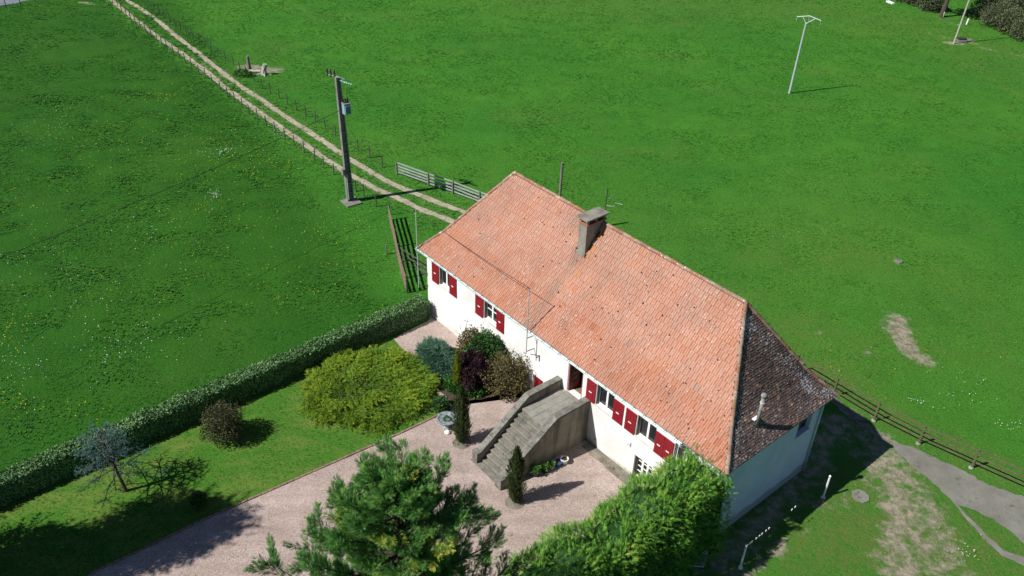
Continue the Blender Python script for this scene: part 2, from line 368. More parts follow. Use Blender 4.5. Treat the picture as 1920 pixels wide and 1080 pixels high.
# ------------------------------------------------------------------ mesh helpers
class MB:
    def __init__(self):
        self.v = []; self.f = []; self.mi = []
    def add(self, verts, faces, mi=0):
        o = len(self.v)
        self.v += [tuple(map(float, q)) for q in verts]
        self.f += [tuple(i + o for i in fc) for fc in faces]
        self.mi += [mi] * len(faces)
        return self
    def hexa(self, b, t, mi=0):     # b: 4 bottom corners in order, t: the 4 above them
        return self.add(list(b) + list(t), [(3, 2, 1, 0), (4, 5, 6, 7), (0, 1, 5, 4), (1, 2, 6, 5), (2, 3, 7, 6), (3, 0, 4, 7)], mi)
    def box(self, fr, a, b, mi=0):  # fr maps (s,t,z) to the world
        (s0, t0, z0), (s1, t1, z1) = a, b
        return self.hexa([fr(s0, t0, z0), fr(s1, t0, z0), fr(s1, t1, z0), fr(s0, t1, z0)],
                         [fr(s0, t0, z1), fr(s1, t0, z1), fr(s1, t1, z1), fr(s0, t1, z1)], mi)
    def quad(self, a, b, c, d, mi=0):
        return self.add([a, b, c, d], [(0, 1, 2, 3)], mi)
    def tube(self, pts, rads, n=8, mi=0, cap=True):
        pts = [Vector(map(float, p)) for p in pts]
        if not hasattr(rads, '__len__'):
            rads = [rads] * len(pts)
        rings = []
        for i, p in enumerate(pts):
            d = (pts[min(i + 1, len(pts) - 1)] - pts[max(i - 1, 0)]).normalized()
            a = d.cross(Vector((0.13, 0.31, 0.94)))
            if a.length < 0.05:
                a = d.cross(Vector((1, 0, 0)))
            a.normalize(); c = d.cross(a)
            rings.append([p + (a * math.cos(2 * math.pi * k / n) + c * math.sin(2 * math.pi * k / n)) * rads[i] for k in range(n)])
        vs = [q for r in rings for q in r]
        fs = []
        for i in range(len(pts) - 1):
            for k in range(n):
                k2 = (k + 1) % n
                fs.append((i * n + k, i * n + k2, (i + 1) * n + k2, (i + 1) * n + k))
        if cap:
            fs.append(tuple(range(n - 1, -1, -1))); fs.append(tuple((len(pts) - 1) * n + k for k in range(n)))
        return self.add(vs, fs, mi)
    def lathe(self, c, prof, n=16, mi=0):   # prof: (radius, z) list, open ends are capped
        vs = []; fs = []
        for r, z in prof:
            for k in range(n):
                a = 2 * math.pi * k / n
                vs.append((c[0] + r * math.cos(a), c[1] + r * math.sin(a), c[2] + z))
        for i in range(len(prof) - 1):
            for k in range(n):
                k2 = (k + 1) % n
                fs.append((i * n + k, i * n + k2, (i + 1) * n + k2, (i + 1) * n + k))
        fs.append(tuple(range(n - 1, -1, -1))); fs.append(tuple((len(prof) - 1) * n + k for k in range(n)))
        return self.add(vs, fs, mi)
    def build(self, name, mats, parent=None, smooth=False):
        if not isinstance(mats, (list, tuple)):
            mats = [mats]
        o = origin_of(parent)
        me = bpy.data.meshes.new(name)
        me.from_pydata([(a - o[0], b - o[1], c - o[2]) for a, b, c in self.v], [], self.f)
        for mt in mats:
            me.materials.append(mt)
        if len(mats) > 1:
            me.polygons.foreach_set('material_index', self.mi)
        if smooth:
            me.polygons.foreach_set('use_smooth', [True] * len(me.polygons))
        me.update()
        return link(name, me, parent)

def origin_of(parent):
    o = Vector((0, 0, 0)); p = parent
    while p is not None:
        o = o + p.location
        p = p.parent
    return o

def link(name, data, parent=None):
    ob = bpy.data.objects.new(name, data)
    COL.objects.link(ob)
    if parent is not None:
        ob.parent = parent
    return ob

def thing(name, label, cat, loc, group=None):
    e = bpy.data.objects.new(name, None); COL.objects.link(e)
    e.empty_display_size = 0.2
    e.location = [float(q) for q in loc]
    return tag(e, label, cat, group)

def tag(o, label, cat, group=None):
    o['label'] = label; o['category'] = cat
    if group:
        o['group'] = group
    return o

def tris_mesh(name, V, mats, parent=None, tint=None, core=None, per=None):
    """V: (T,3,3) triangles; tint: (T,) ; core: optional (verts, faces) closed body that gets tint 0"""
    T = len(V)
    verts = V.reshape(-1, 3)
    cv = np.zeros((0, 3)); cf = []
    if core is not None:
        cv = np.asarray(core[0], float); cf = core[1]
    o = np.array(origin_of(parent))
    allv = np.vstack([verts, cv]) - o
    me = bpy.data.meshes.new(name)
    me.vertices.add(len(allv)); me.vertices.foreach_set('co', allv.astype(np.float32).ravel())
    li = list(range(3 * T)); starts = list(range(0, 3 * T, 3)); tot = [3] * T
    pos = 3 * T
    for fc in cf:
        starts.append(pos); tot.append(len(fc)); li += [q + 3 * T for q in fc]; pos += len(fc)
    me.loops.add(len(li)); me.loops.foreach_set('vertex_index', li)
    me.polygons.add(len(starts)); me.polygons.foreach_set('loop_start', starts); me.polygons.foreach_set('loop_total', tot)
    a = me.attributes.new('tint', 'FLOAT', 'POINT')
    tv = np.zeros(len(allv), np.float32)
    if tint is not None:
        tv[:3 * T] = np.repeat(tint, 3)
    a.data.foreach_set('value', tv)
    for mt in (mats if isinstance(mats, (list, tuple)) else [mats]):
        me.materials.append(mt)
    me.update(); me.validate()
    return link(name, me, parent)

def frond(npairs, width, zdroop=0.08, lw=0.05):
    T = []
    for i in range(npairs):
        x = 0.08 + 0.80 * i / npairs
        wd = width * (1 - (i / npairs) ** 1.6) * (0.55 + 0.45 * min(1, (i + 1) / 2.5))
        for sg in (-1, 1):
            T.append([(x - lw, 0, 0), (x + lw, 0, 0.0), (x + 0.22 + wd * 0.35, sg * wd, -zdroop * (1 + i % 2))])
    T.append([(0.75, -lw, 0), (0.75, lw, 0), (1.0, 0, -zdroop)])
    return np.array(T, float)
FR7 = frond(6, 0.34); FR5 = frond(4, 0.36, 0.1, 0.07); FR3 = frond(3, 0.42, 0.1, 0.09)
LEAF = np.array([[(0, 0, 0), (0.5, -0.3, 0.1), (1, 0, 0)], [(0, 0, 0), (1, 0, 0), (0.5, 0.3, 0.1)]], float)
def needles(n, w=0.045):
    T = []
    for k in range(n):
        a = 2 * math.pi * k / n; r = 0.45 + 0.2 * (k % 2)
        tip = np.array([0.75 + 0.2 * (k % 3) / 2, r * math.cos(a) * 0.8, r * math.sin(a) * 0.8])
        T.append([(0, -w * math.sin(a), w * math.cos(a)), (0, w * math.sin(a), -w * math.cos(a)), tuple(tip)])
    return np.array(T, float)
NEED = needles(7)
def tuft_template(k=6, seed=3):
    g = np.random.default_rng(seed); T = []
    for i in range(k):
        a = 2 * math.pi * i / k + g.uniform(-0.4, 0.4); r = g.uniform(0.0, 0.35); lean = g.uniform(0.25, 0.75)
        c = np.array([r * math.cos(a), r * math.sin(a), 0]); d = np.array([math.cos(a), math.sin(a), 0]); q = np.array([-d[1], d[0], 0])
        wd = g.uniform(0.2, 0.34); h = g.uniform(0.65, 1.0)
        T.append([c - q * wd, c + q * wd, c + d * lean + np.array([0, 0, h])])
    return np.array(T, float)

def unit(v):
    return v / np.maximum(np.linalg.norm(v, axis=-1, keepdims=True), 1e-9)

def place(tpl, pos, d, nrm, scale):
    """instances of a template of triangles, axis x along d, z near nrm -> (N*T,3,3)"""
    x = unit(d); y = unit(np.cross(nrm, x)); z = np.cross(x, y)
    B = np.stack([x, y, z], 1)                       # N,3(axis),3
    out = np.einsum('tva,nab->ntvb', tpl, B) * np.asarray(scale)[:, None, None, None] + pos[:, None, None, :]
    return out.reshape(-1, 3, 3)

def blob(c, rad, lobes=0.18, seed=0, nu=18, nv=10, zmin=-0.3):
    """uneven closed body used as the woody, dense inside of a bush"""
    vs = []; fs = []
    for j in range(nv + 1):
        e = math.asin(max(-1, min(1, zmin + (1 - zmin) * j / nv)))
        for i in range(nu):
            a = 2 * math.pi * i / nu
            d = Vector((math.cos(a) * math.cos(e), math.sin(a) * math.cos(e), math.sin(e)))
            k = 1 + lobes * noise.noise(d * 2.2 + Vector((seed, seed * 2.3, 0)))
            vs.append((c[0] + rad[0] * d.x * k, c[1] + rad[1] * d.y * k, c[2] + rad[2] * d.z * k))
    for j in range(nv):
        for i in range(nu):
            i2 = (i + 1) % nu
            fs.append((j * nu + i, j * nu + i2, (j + 1) * nu + i2, (j + 1) * nu + i))
    fs.append(tuple(range(nu - 1, -1, -1)))
    fs.append(tuple(nv * nu + i for i in range(nu)))
    return vs, fs

def bush_points(n, c, rad, lobes=0.22, seed=0, zmin=-0.25, shell=(0.72, 1.05), freq=2.2):
    d = unit(rng.normal(size=(int(n * 2.2), 3)))
    d = d[d[:, 2] > zmin][:n]
    k = np.array([1 + lobes * noise.noise(Vector(q) * freq + Vector((seed, seed * 2.3, 0))) + 0.4 * lobes * noise.noise(Vector(q) * freq * 2.7 + Vector((seed, 0, 5))) for q in d])
    rr = (shell[0] + (shell[1] - shell[0]) * rng.random(len(d)) ** 0.6) * k
    p = np.asarray(c) + d * rr[:, None] * np.asarray(rad)
    nr = unit(d / np.asarray(rad))
    return p, nr, rr / 1.05

def bush(name, label, cat, base, rad, n, tpl, size, mat, up=0.35, rnd=0.5, lobes=0.22, seed=0, zc=None, tint=(0.45, 0.22), group=None, core=0.78, zmin=-0.25, shell=(0.72, 1.05), freq=2.2, stem=True, part='foliage', clump=0.3):
    th_ = thing(name, label, cat, base, group)
    c = np.array(base, float) + [0, 0, rad[2] * 0.45 if zc is None else zc]
    p, nr, rr = bush_points(n, c, rad, lobes, seed, zmin, shell, freq)
    d = nr + np.array([0, 0, up]) + rng.normal(size=p.shape) * rnd
    sc = size * rng.uniform(0.7, 1.3, len(p))
    nrm = nr * 0.6 + rng.normal(size=p.shape) * 0.5 + np.array([0, 0, 0.5])
    V = place(tpl, p, d, nrm, sc)
    cl = np.array([noise.noise(Vector(q) * 2.4 + Vector((seed, 0, 0))) for q in p])
    t = np.clip(tint[0] + clump * cl + rng.normal(size=len(p)) * tint[1] * 0.6, 0.02, 1)
    cb = blob(c, [q * core for q in rad], lobes, seed, zmin=max(-0.9, zmin)) if core else None
    if stem:
        mb = MB(); b3 = np.array(base, float)
        mb.tube([b3 + [0, 0, -0.1], (b3 + c) / 2, c], [0.07, 0.06, 0.03], 7)
        for k in range(5):
            a = 1.3 * k + seed; mb.tube([b3 + [0, 0, 0.05], c + [rad[0] * 0.5 * math.cos(a), rad[1] * 0.5 * math.sin(a), 0]], [0.04, 0.015], 5)
        mb.build('stem', MT['bark'], th_)
    tris_mesh(part, V, mat, th_, np.repeat(t, len(tpl)), cb)
    return th_

# ------------------------------------------------------------------ polygons, sheets
def inside(pts, poly):
    x, y = pts[:, 0], pts[:, 1]; r = np.zeros(len(pts), bool)
    n = len(poly); j = n - 1
    for i in range(n):
        xi, yi = poly[i][:2]; xj, yj = poly[j][:2]
        c = ((yi > y) != (yj > y)) & (x < (xj - xi) * (y - yi) / (yj - yi + 1e-12) + xi)
        r ^= c; j = i
    return r

def dist_line(pts, line):
    d = np.full(len(pts), 1e9)
    for a, b in zip(line[:-1], line[1:]):
        a = np.asarray(a[:2]); b = np.asarray(b[:2]); ab = b - a
        k = np.clip(((pts - a) @ ab) / (ab @ ab + 1e-12), 0, 1)
        d = np.minimum(d, np.linalg.norm(pts - a - k[:, None] * ab, axis=1))
    return d

def resample(line, step):
    out = []
    for a, b in zip(line[:-1], line[1:]):
        a = np.asarray(a, float); b = np.asarray(b, float); n = max(1, int(np.linalg.norm(b[:2] - a[:2]) / step))
        out += [a + (b - a) * k / n for k in range(n)]
    out.append(np.asarray(line[-1], float))
    return out

def sheet(name, poly, mat, dz, jit=0.0, step=0.35, kind='structure'):
    poly = [np.asarray(p[:2], float) for p in poly]
    ring = resample(poly + [poly[0]], step)[:-1]
    bm = bmesh.new()
    vs = [bm.verts.new((p[0] + random.uniform(-jit, jit), p[1] + random.uniform(-jit, jit), 0)) for p in ring]
    bm.faces.new(vs)
    bmesh.ops.triangulate(bm, faces=bm.faces[:])
    for s in np.arange(15.5, 24.1, 0.5):
        co = P(s, 0); gm = bm.verts[:] + bm.edges[:] + bm.faces[:]
        bmesh.ops.bisect_plane(bm, geom=gm, plane_co=Vector(co), plane_no=Vector(HU))
    for v in bm.verts:
        v.co.z = gz(v.co.x, v.co.y) + dz
    for f in bm.faces:
        if f.normal.z < 0:
            f.normal_flip()
    me = bpy.data.meshes.new(name); bm.to_mesh(me); bm.free()
    me.materials.append(mat)
    o = link(name, me); o['kind'] = kind
    return o

def ribbon(name, line, width, mat, dz, jit=0.05, kind='structure', parent=None):
    line = resample(line, 0.6); mb = MB(); pr_ = None
    for i, p in enumerate(line):
        d = line[min(i + 1, len(line) - 1)][:2] - line[max(i - 1, 0)][:2]; d = d / np.linalg.norm(d); q = np.array([-d[1], d[0]])
        wd = width / 2 * (0.92 + 0.16 * noise.noise(Vector((p[0] * 0.23, p[1] * 0.23, 3.1)))) if jit else width / 2
        a = p[:2] - q * (wd + random.uniform(-jit, jit)); b = p[:2] + q * (wd + random.uniform(-jit, jit))
        A = (a[0], a[1], gz(*a) + dz); B = (b[0], b[1], gz(*b) + dz)
        if pr_:
            mb.quad(pr_[0], A, B, pr_[1]) if False else mb.add([pr_[0], pr_[1], B, A], [(3, 2, 1, 0)])
        pr_ = (A, B)
    o = mb.build(name, mat, parent)
    bm = bmesh.new(); bm.from_mesh(o.data); bmesh.ops.remove_doubles(bm, verts=bm.verts, dist=1e-4); bmesh.ops.recalc_face_normals(bm, faces=bm.faces)
    if sum(f.normal.z for f in bm.faces) < 0:
        bmesh.ops.reverse_faces(bm, faces=bm.faces)
    bm.to_mesh(o.data); bm.free()
    if kind:
        o['kind'] = kind
    return o

px = lambda pts, dz=0.0: [at(x, y, dz) for x, y in pts]

# ================================================================== THE GROUND
RUT_A = px([(196, -8), (209, 0), (230, 18), (259, 41), (296, 70), (341, 100), (385, 133), (426, 167), (478, 205), (518, 233), (563, 265), (607, 296), (652, 325), (705, 354), (743, 370), (781, 389), (830, 408), (862, 420)])
RUT_B = px([(222, -8), (237, 0), (267, 18), (296, 39), (333, 70), (370, 98), (407, 128), (444, 157), (493, 189), (533, 217), (570, 241), (607, 265), (650, 295), (700, 325), (743, 349), (781, 364), (824, 381), (867, 396), (915, 413)])
EDGE = px([(60, 1128), (170, 1077), (387, 973), (598, 880), (751, 813), (839, 771)])
COURT = EDGE + px([(812, 722), (792, 690), (752, 652), (738, 636), (758, 624), (803, 602)]) + [P(0.2, 0.05), P(18.6, 0.05), P(19.3, -3), P(19.8, -14), P(19.8, -22)] + [at(300, 1300), at(60, 1180)]
LAWN = [at(60, 1128)] + EDGE[1:] + px([(812, 722), (792, 690), (752, 652), (738, 636)]) + [P(0.55, -3.2), P(0.6, -10), P(0.8, -24), P(0.8, -34)]
PATH = px([(1668, 826), (1699, 834), (1752, 858), (1800, 878), (1852, 908), (1885, 920), (1925, 935), (2040, 985), (2300, 1090), (2300, 1215), (2040, 1085), (1925, 1022), (1880, 985), (1832, 958), (1800, 950), (1775, 928), (1735, 893), (1690, 856)])
PATH2 = px([(1775, 929), (1798, 951), (1812, 966), (1852, 1006), (1880, 1032), (1922, 1046), (2040, 1098), (2300, 1218), (2300, 1240), (2040, 1118), (1922, 1062), (1880, 1043), (1850, 1016), (1806, 966)])
STRIP = [P(14.1, -0.55), P(14.1, 0.03), P(18.6, 0.03), P(18.6, -0.5), P(16.3, -0.62)]
CORNER = px([(1562, 742), (1575, 750), (1600, 770), (1620, 790), (1668, 822), (1660, 830), (1612, 800), (1580, 772), (1556, 752)])
HOUSE = [P(0, 0), P(HL, 0), P(HL, HW), P(0, HW)]

def dirt_fields(X):
    bare = np.zeros(len(X)); dry = np.zeros(len(X))
    def line(pts, wd, amt, arr=0):
        nonlocal bare, dry
        f = np.exp(-(dist_line(X, px(pts)) / wd) ** 2) * amt
        if arr == 0: bare = np.maximum(bare, f)
        else: dry = np.maximum(dry, f)
    line([(1682, 600), (1690, 628)], 1.0, 0.75); line([(1688, 625), (1704, 654)], 0.85, 0.85); line([(1700, 648), (1748, 686)], 0.65, 0.68)
    line([(1645, 840), (1668, 900), (1690, 960), (1698, 1010), (1690, 1085)], 1.5, 0.62)
    line([(1640, 820), (1680, 860), (1725, 930), (1762, 1000), (1785, 1085)], 1.15, 0.56)
    line([(1605, 800), (1640, 850), (1680, 900)], 1.4, 0.5)
    line([(1547, 940), (1556, 952)], 0.5, 0.6); line([(1590, 930), (1594, 955)], 0.28, 0.55)
    line([(1470, 1010), (1480, 1028)], 0.4, 0.6); line([(1395, 1075), (1455, 1040)], 0.45, 0.6); line([(1512, 985), (1516, 1000)], 0.22, 0.55)
    line([(1530, 622), (1544, 624)], 0.3, 0.45); line([(1616, 657), (1640, 664)], 0.3, 0.42); line([(1560, 690), (1600, 720)], 0.5, 0.3)
    line([(462, 126), (515, 132)], 1.1, 0.72)
    line([(1776, 80), (1800, 82)], 0.8, 0.75); line([(1738, 62), (1790, 75)], 0.35, 0.55); line([(1758, 36), (1800, 48)], 0.5, 0.45); line([(1840, 90), (1930, 108)], 0.6, 0.45); line([(1800, 76), (1830, 82)], 0.7, 0.6)
    line([(150, 4), (176, 8)], 0.6, 0.6)
    line([(1330, 1075), (1420, 985), (1530, 870), (1560, 790), (1640, 815)], 1.1, 0.55)
    line([(1460, 900), (1600, 780)], 0.9, 0.6)
    line([(660, 378), (690, 372)], 0.6, 0.3)
    line([(758, 540), (742, 430)], 0.35, 0.34)
    rd = np.minimum(dist_line(X, RUT_A), dist_line(X, RUT_B)); bare = np.maximum(bare, .5 * np.exp(-(rd / .55) ** 2)); dry = np.maximum(dry, .4 * np.exp(-(rd / .9) ** 2))
    # drier, yellower grass in the yard by the gable and along the fence
    line([(1500, 1000), (1600, 940), (1700, 1000), (1850, 1050)], 4.5, 0.75, 1)
    line([(1560, 700), (1700, 800), (1900, 900)], 1.6, 0.75, 1)
    line([(1520, 610), (1600, 660), (1700, 640)], 2.5, 0.45, 1)
    line([(1000, 0), (1300, 10), (1550, 20), (1760, 60), (1900, 120)], 9.0, 0.42, 1)
    line([(1650, 10), (1760, 90), (1930, 190)], 0.6, 0.5, 1); line([(1100, 420), (1350, 470), (1600, 440), (1800, 560)], 9.0, 0.28, 1)
    line([(1700, 50), (1920, 100)], 3.0, 0.5, 1)
    pz_ = np.array([noise.noise(Vector((x * .09, y * .13, 8.0))) + .7 * noise.noise(Vector((x * .33, y * .42, 2.0))) for x, y in X]); rt_ = np.clip((X[:, 0] + (X[:, 1] - 50) * .55 + 12) / 4, 0, 1)
    dry = np.clip(dry + .55 * np.clip(pz_ - .12, 0, 1) * (.35 + .65 * rt_), 0, 1)
    return bare, dry

def make_ground():
    xs = np.arange(-96, 96.1, 0.6); ys = np.arange(12, 132.1, 0.6)
    gx, gy = np.meshgrid(xs, ys); X = np.stack([gx.ravel(), gy.ravel()], 1)
    Z = gz(X[:, 0], X[:, 1])
    nx, ny = len(xs), len(ys)
    V = np.column_stack([X, Z])
    s_, t_ = (X - HO[:2]) @ HU[:2], (X - HO[:2]) @ HN[:2]
    free = np.clip((np.minimum(dist_line(X, RUT_A), dist_line(X, RUT_B)) - 1.5) / 2, 0, 1) * np.clip((X[:, 1] - 40 - .0) / 4, 0, 1) * np.where((s_ > -9) & (s_ < 36) & (t_ < 17.5), 0, 1)
    wf = np.clip((-10 - X[:, 0] - (X[:, 1] - 50) * 0.55) / 4, 0.35, 1)
    wf2 = np.clip((-s_ - 1.6) / 2.5, 0, 1) * (X[:, 1] <= 44)
    hum = np.array([noise.noise(Vector((x * .42, y * .6, 0))) * .09 + noise.noise(Vector((x * .16, y * .2, 5))) * .10 for x, y in X])
    V[:, 2] += hum * np.maximum(free * wf, wf2)
    idx = np.arange(nx * ny).reshape(ny, nx)
    Q = np.stack([idx[:-1, :-1], idx[:-1, 1:], idx[1:, 1:], idx[1:, :-1]], -1).reshape(-1, 4)
    # the far skirt, eight-metre cells out past the horizon of the picture
    fx = np.concatenate([[-900, -500, -260], np.arange(-160, 161, 8), [260, 500, 900]]); fy = np.concatenate([[-300, -120, -60], np.arange(-40, 200, 8), [300, 500, 900, 1500]])
    hx, hy = np.meshgrid(fx, fy); Y = np.stack([hx.ravel(), hy.ravel()], 1)
    V2 = np.column_stack([Y, gz(Y[:, 0], Y[:, 1]) - 0.05])
    i2 = np.arange(len(fx) * len(fy)).reshape(len(fy), len(fx)) + len(V)
    Q2 = np.stack([i2[:-1, :-1], i2[:-1, 1:], i2[1:, 1:], i2[1:, :-1]], -1).reshape(-1, 4)
    c = Y[Q2 - len(V)].mean(1)
    keep = ~((np.abs(c[:, 0]) < 88) & (c[:, 1] > 20) & (c[:, 1] < 124))
    Q = np.vstack([Q, Q2[keep]]); VV = np.vstack([V, V2])
    me = bpy.data.meshes.new('pasture')
    me.from_pydata(VV.tolist(), [], Q.tolist())
    bare, dry = dirt_fields(X)
    lf = np.clip((-10 - X[:, 0] - (X[:, 1] - 50) * 0.55) / 4, 0, 1)
    lf *= np.clip((dist_line(X, RUT_A) - 0.6) / 1.0, 0, 1)
    for nm, arr in (('bare', bare), ('dry', dry), ('left', lf)):
        a = me.attributes.new(nm, 'FLOAT', 'POINT'); a.data.foreach_set('value', np.concatenate([arr, np.zeros(len(V2))]).astype(np.float32))
    me.materials.append(MT['pasture']); me.polygons.foreach_set('use_smooth', [True] * len(me.polygons)); me.update()
    o = link('pasture_ground', me); o['kind'] = 'structure'
make_ground()
sheet('lawn', LAWN, MT['lawn'], 0.012, 0.05)
sheet('gravel_courtyard', COURT, MT['gravel'], 0.024, 0.0)
sheet('concrete_path', PATH, MT['concrete_path'], 0.014, 0.09, 0.22)
sheet('concrete_path', PATH2, MT['concrete_path'], 0.018, 0.05)
sheet('wall_strip', STRIP, MT['strip_concrete'], 0.032, 0.05)
sheet('corner_strip', CORNER, MT['strip_concrete'], 0.014, 0.08)
ribbon('track_rut', RUT_A, 0.6, MT['track'], 0.014, 0.06)
ribbon('track_rut', RUT_B, 0.6, MT['track'], 0.014, 0.06)
ROAD = px([(-160, -30), (-160, 34), (0, 11), (76, -1), (150, -14), (150, -60)])
sheet('road', ROAD, MT['asphalt'], 0.012, 0.05)
BED = px([(792, 690), (812, 722), (850, 762), (905, 748), (960, 730), (1000, 742), (990, 700), (940, 640), (870, 655), (800, 640)])
sheet('flower_bed', BED, MT['soil'], 0.036, 0.12)

def litter():
    X = np.column_stack([rng.uniform(-18, 12, 16000), rng.uniform(20, 43, 16000)]); X = X[inside(X, COURT)]
    e = np.minimum(dist_line(X, EDGE), dist_line(X, [P(0, 0), P(19, 0)])); k = rng.random(len(X)) < .04 + .3 * np.exp(-(e / .55) ** 2); X = X[k]
    pos = np.column_stack([X, gz(X[:, 0], X[:, 1]) + .03]); d = rng.normal(size=pos.shape) * [1, 1, .1]
    o = tris_mesh('leaf_litter', place(LEAF, pos, d, np.tile([0, 0, 1.0], (len(pos), 1)) + rng.normal(size=pos.shape) * .25, rng.uniform(.035, .085, len(pos))), G['brown'], None, np.repeat(rng.random(len(pos)), 2)); o['kind'] = 'stuff'
litter()
# brick edging between lawn and gravel: each brick a piece of its own
kerb = None
def make_edging():
    line = resample(EDGE[1:], 0.30)
    root = thing('lawn_edging', 'thin line of reddish edging bricks between the lawn and the pink gravel', 'edging', EDGE[2])
    mb = MB(); fr = lambda s, t, z: np.array([s, t, z])
    mb.box(fr, (-0.135, -0.05, -0.05), (0.135, 0.05, 0.075))
    me = None
    for i, (a, b) in enumerate(zip(line[:-1], line[1:])):
        c = (a + b) / 2; d = b - a
        if me is None:
            o = mb.build('brick', MT['kerb']); me = o.data; o.parent = root
        else:
            o = link('brick', me, root)
        o.location = Vector(c) - root.location + Vector((0, 0, random.uniform(-0.01, 0.012)))
        o.rotation_euler = (random.uniform(-.03, .03), random.uniform(-.03, .03), math.atan2(d[1], d[0]) + random.uniform(-.04, .04))
make_edging()

# ------------------------------------------------------------------ grass blades
def grass_points(n, xr, yr):
    return np.column_stack([rng.uniform(*xr, n), rng.uniform(*yr, n)])

def in_view(X, margin=0.08):
    d = np.column_stack([X, gz(X[:, 0], X[:, 1])]) - [0, 0, CH]
    z = d @ FW; u = (d @ RT) / z * F / 960; v = (d @ UP) / z * F / 540
    return (np.abs(u) < 1 + margin) & (np.abs(v) < 1 + margin) & (z > 1)

def tufts(name, X, size, mat, tint, k=6, hmul=1.0, label=None):
    n = len(X)
    pos = np.column_stack([X, gz(X[:, 0], X[:, 1]) + 0.0])
    a = rng.uniform(0, 2 * math.pi, n)
    tp = [tuft_template(k, s) for s in (1, 2, 3, 4)]
    out = []; tt = []
    for j in range(4):
        mk = np.arange(n) % 4 == j
        T = tp[j].copy(); T[:, :, 2] *= hmul
        c, s = np.cos(a[mk]), np.sin(a[mk])
        sz = size[mk]
        R_ = np.zeros((mk.sum(), 3, 3)); R_[:, 0, 0] = c; R_[:, 0, 1] = s; R_[:, 1, 0] = -s; R_[:, 1, 1] = c; R_[:, 2, 2] = 1
        out.append((np.einsum('tva,nab->ntvb', T, R_) * sz[:, None, None, None] + pos[mk][:, None, None, :]).reshape(-1, 3, 3))
        tt.append(np.repeat(tint[mk], k))
    o = tris_mesh(name, np.concatenate(out), mat, None, np.concatenate(tt))
    o['kind'] = 'stuff'
    return o

def nz(X, f, off=0.0):
    return np.array([noise.noise(Vector((x * f, y * f, off))) for x, y in X])

def make_grass():
    X = grass_points(420000, (-80, 80), (18, 126))
    X = X[in_view(X)]
    dist = np.hypot(X[:, 1], 30)
    X = X[rng.random(len(X)) < np.clip((62 / dist) ** 1.6, 0, 1)]
    bad = inside(X, COURT) | inside(X, LAWN) | inside(X, PATH) | inside(X, PATH2) | inside(X, HOUSE) | inside(X, ROAD) | inside(X, BED)
    bad |= (np.minimum(dist_line(X, RUT_A), dist_line(X, RUT_B)) < rng.uniform(0.0, 0.34, len(X)))
    X = X[~bad]
    bare, dry = dirt_fields(X)
    rd = np.minimum(dist_line(X, RUT_A), dist_line(X, RUT_B))
    keep = (rng.random(len(X)) > np.clip((bare - 0.15) * 2.4, 0, 0.97)) | ((rd < .9) & (rng.random(len(X)) < .6))
    X = X[keep]; dry = dry[keep]
    s_, t_ = (X - HO[:2]) @ HU[:2], (X - HO[:2]) @ HN[:2]
    yard = (s_ > 18.5) & (t_ < 13) & (X[:, 1] < 50)
    left = X[:, 0] + (X[:, 1] - 50) * 0.55 < -12
    n1 = nz(X, 0.35); n2 = nz(X, 1.1, 4.0)
    lush = np.exp(-(np.minimum(dist_line(X, RUT_A), dist_line(X, RUT_B)) - 0.7) ** 2 / 0.6)
    dist = np.hypot(X[:, 1], 30)
    size = rng.uniform(0.07, 0.13, len(X)) * (1 + 0.35 * np.clip(n1, -0.6, 1)) * (dist / 60) ** 0.75
    size = np.where(left, size * (1.05 + 0.6 * np.clip(n1 + n2 * 0.6, 0, 1)), size) * (1 + 0.35 * lush)
    size = np.where(yard, size * 0.62, size)
    tint = 0.5 - 0.14 * n1 + 0.18 * n2 + rng.normal(size=len(X)) * 0.2 + 0.35 * dry
    tint = np.where(left, tint - 0.34, tint)
    tufts('pasture_grass', X, size, MT['tuft'], np.clip(tint, 0, 1), 5, 0.55)
    # lawn: short and dense
    Y = grass_points(90000, (-30, 2), (18, 46)); Y = Y[in_view(Y)]
    Y = Y[inside(Y, LAWN)]
    c = st_of(np.column_stack([Y, np.zeros(len(Y))]))
    n1 = nz(Y, 0.8)
    tufts('lawn_grass', Y, rng.uniform(0.035, 0.075, len(Y)), MT['lawn_tuft'], np.clip(0.5 + 0.4 * n1 + rng.normal(size=len(Y)) * 0.2, 0, 1), 4, 0.9)
make_grass()

def flowers(name, groups, mat, size):
    pts = []
    for (x, y, rx, ry, n) in groups:
        q = rng.normal(size=(n, 2)) * [rx, ry] + [x, y]
        pts += [at(a, b) for a, b in q]
    pts = np.array(pts)
    k = ~(inside(pts[:, :2], COURT) | inside(pts[:, :2], LAWN) | (dist_line(pts[:, :2], RUT_A) < 0.3) | (dist_line(pts[:, :2], RUT_B) < 0.3) | inside(pts[:, :2], HOUSE))
    pts = pts[k]; mb = MB()
    for p in pts:
        r = size * random.uniform(0.6, 1.3) * (np.hypot(p[1], 30) / 60) ** 0.5; z = p[2] + random.uniform(0.11, 0.2)
        ring = [(p[0] + r * math.cos(a), p[1] + r * math.sin(a), z + random.uniform(-.01, .02)) for a in (0, 1.26, 2.51, 3.77, 5.03)]
        mb.add(ring + [(p[0], p[1], z + r * 0.5)], [(0, 1, 5), (1, 2, 5), (2, 3, 5), (3, 4, 5), (4, 0, 5)])
    o = mb.build(name, mat); o['kind'] = 'stuff'
MT['dandelion'] = plain('dandelion_yellow', (0.62, 0.50, 0.02), 0.7, 0.1, bmp=0)
MT['daisy'] = plain('daisy_white', (0.62, 0.66, 0.62), 0.7, 0.1, bmp=0)
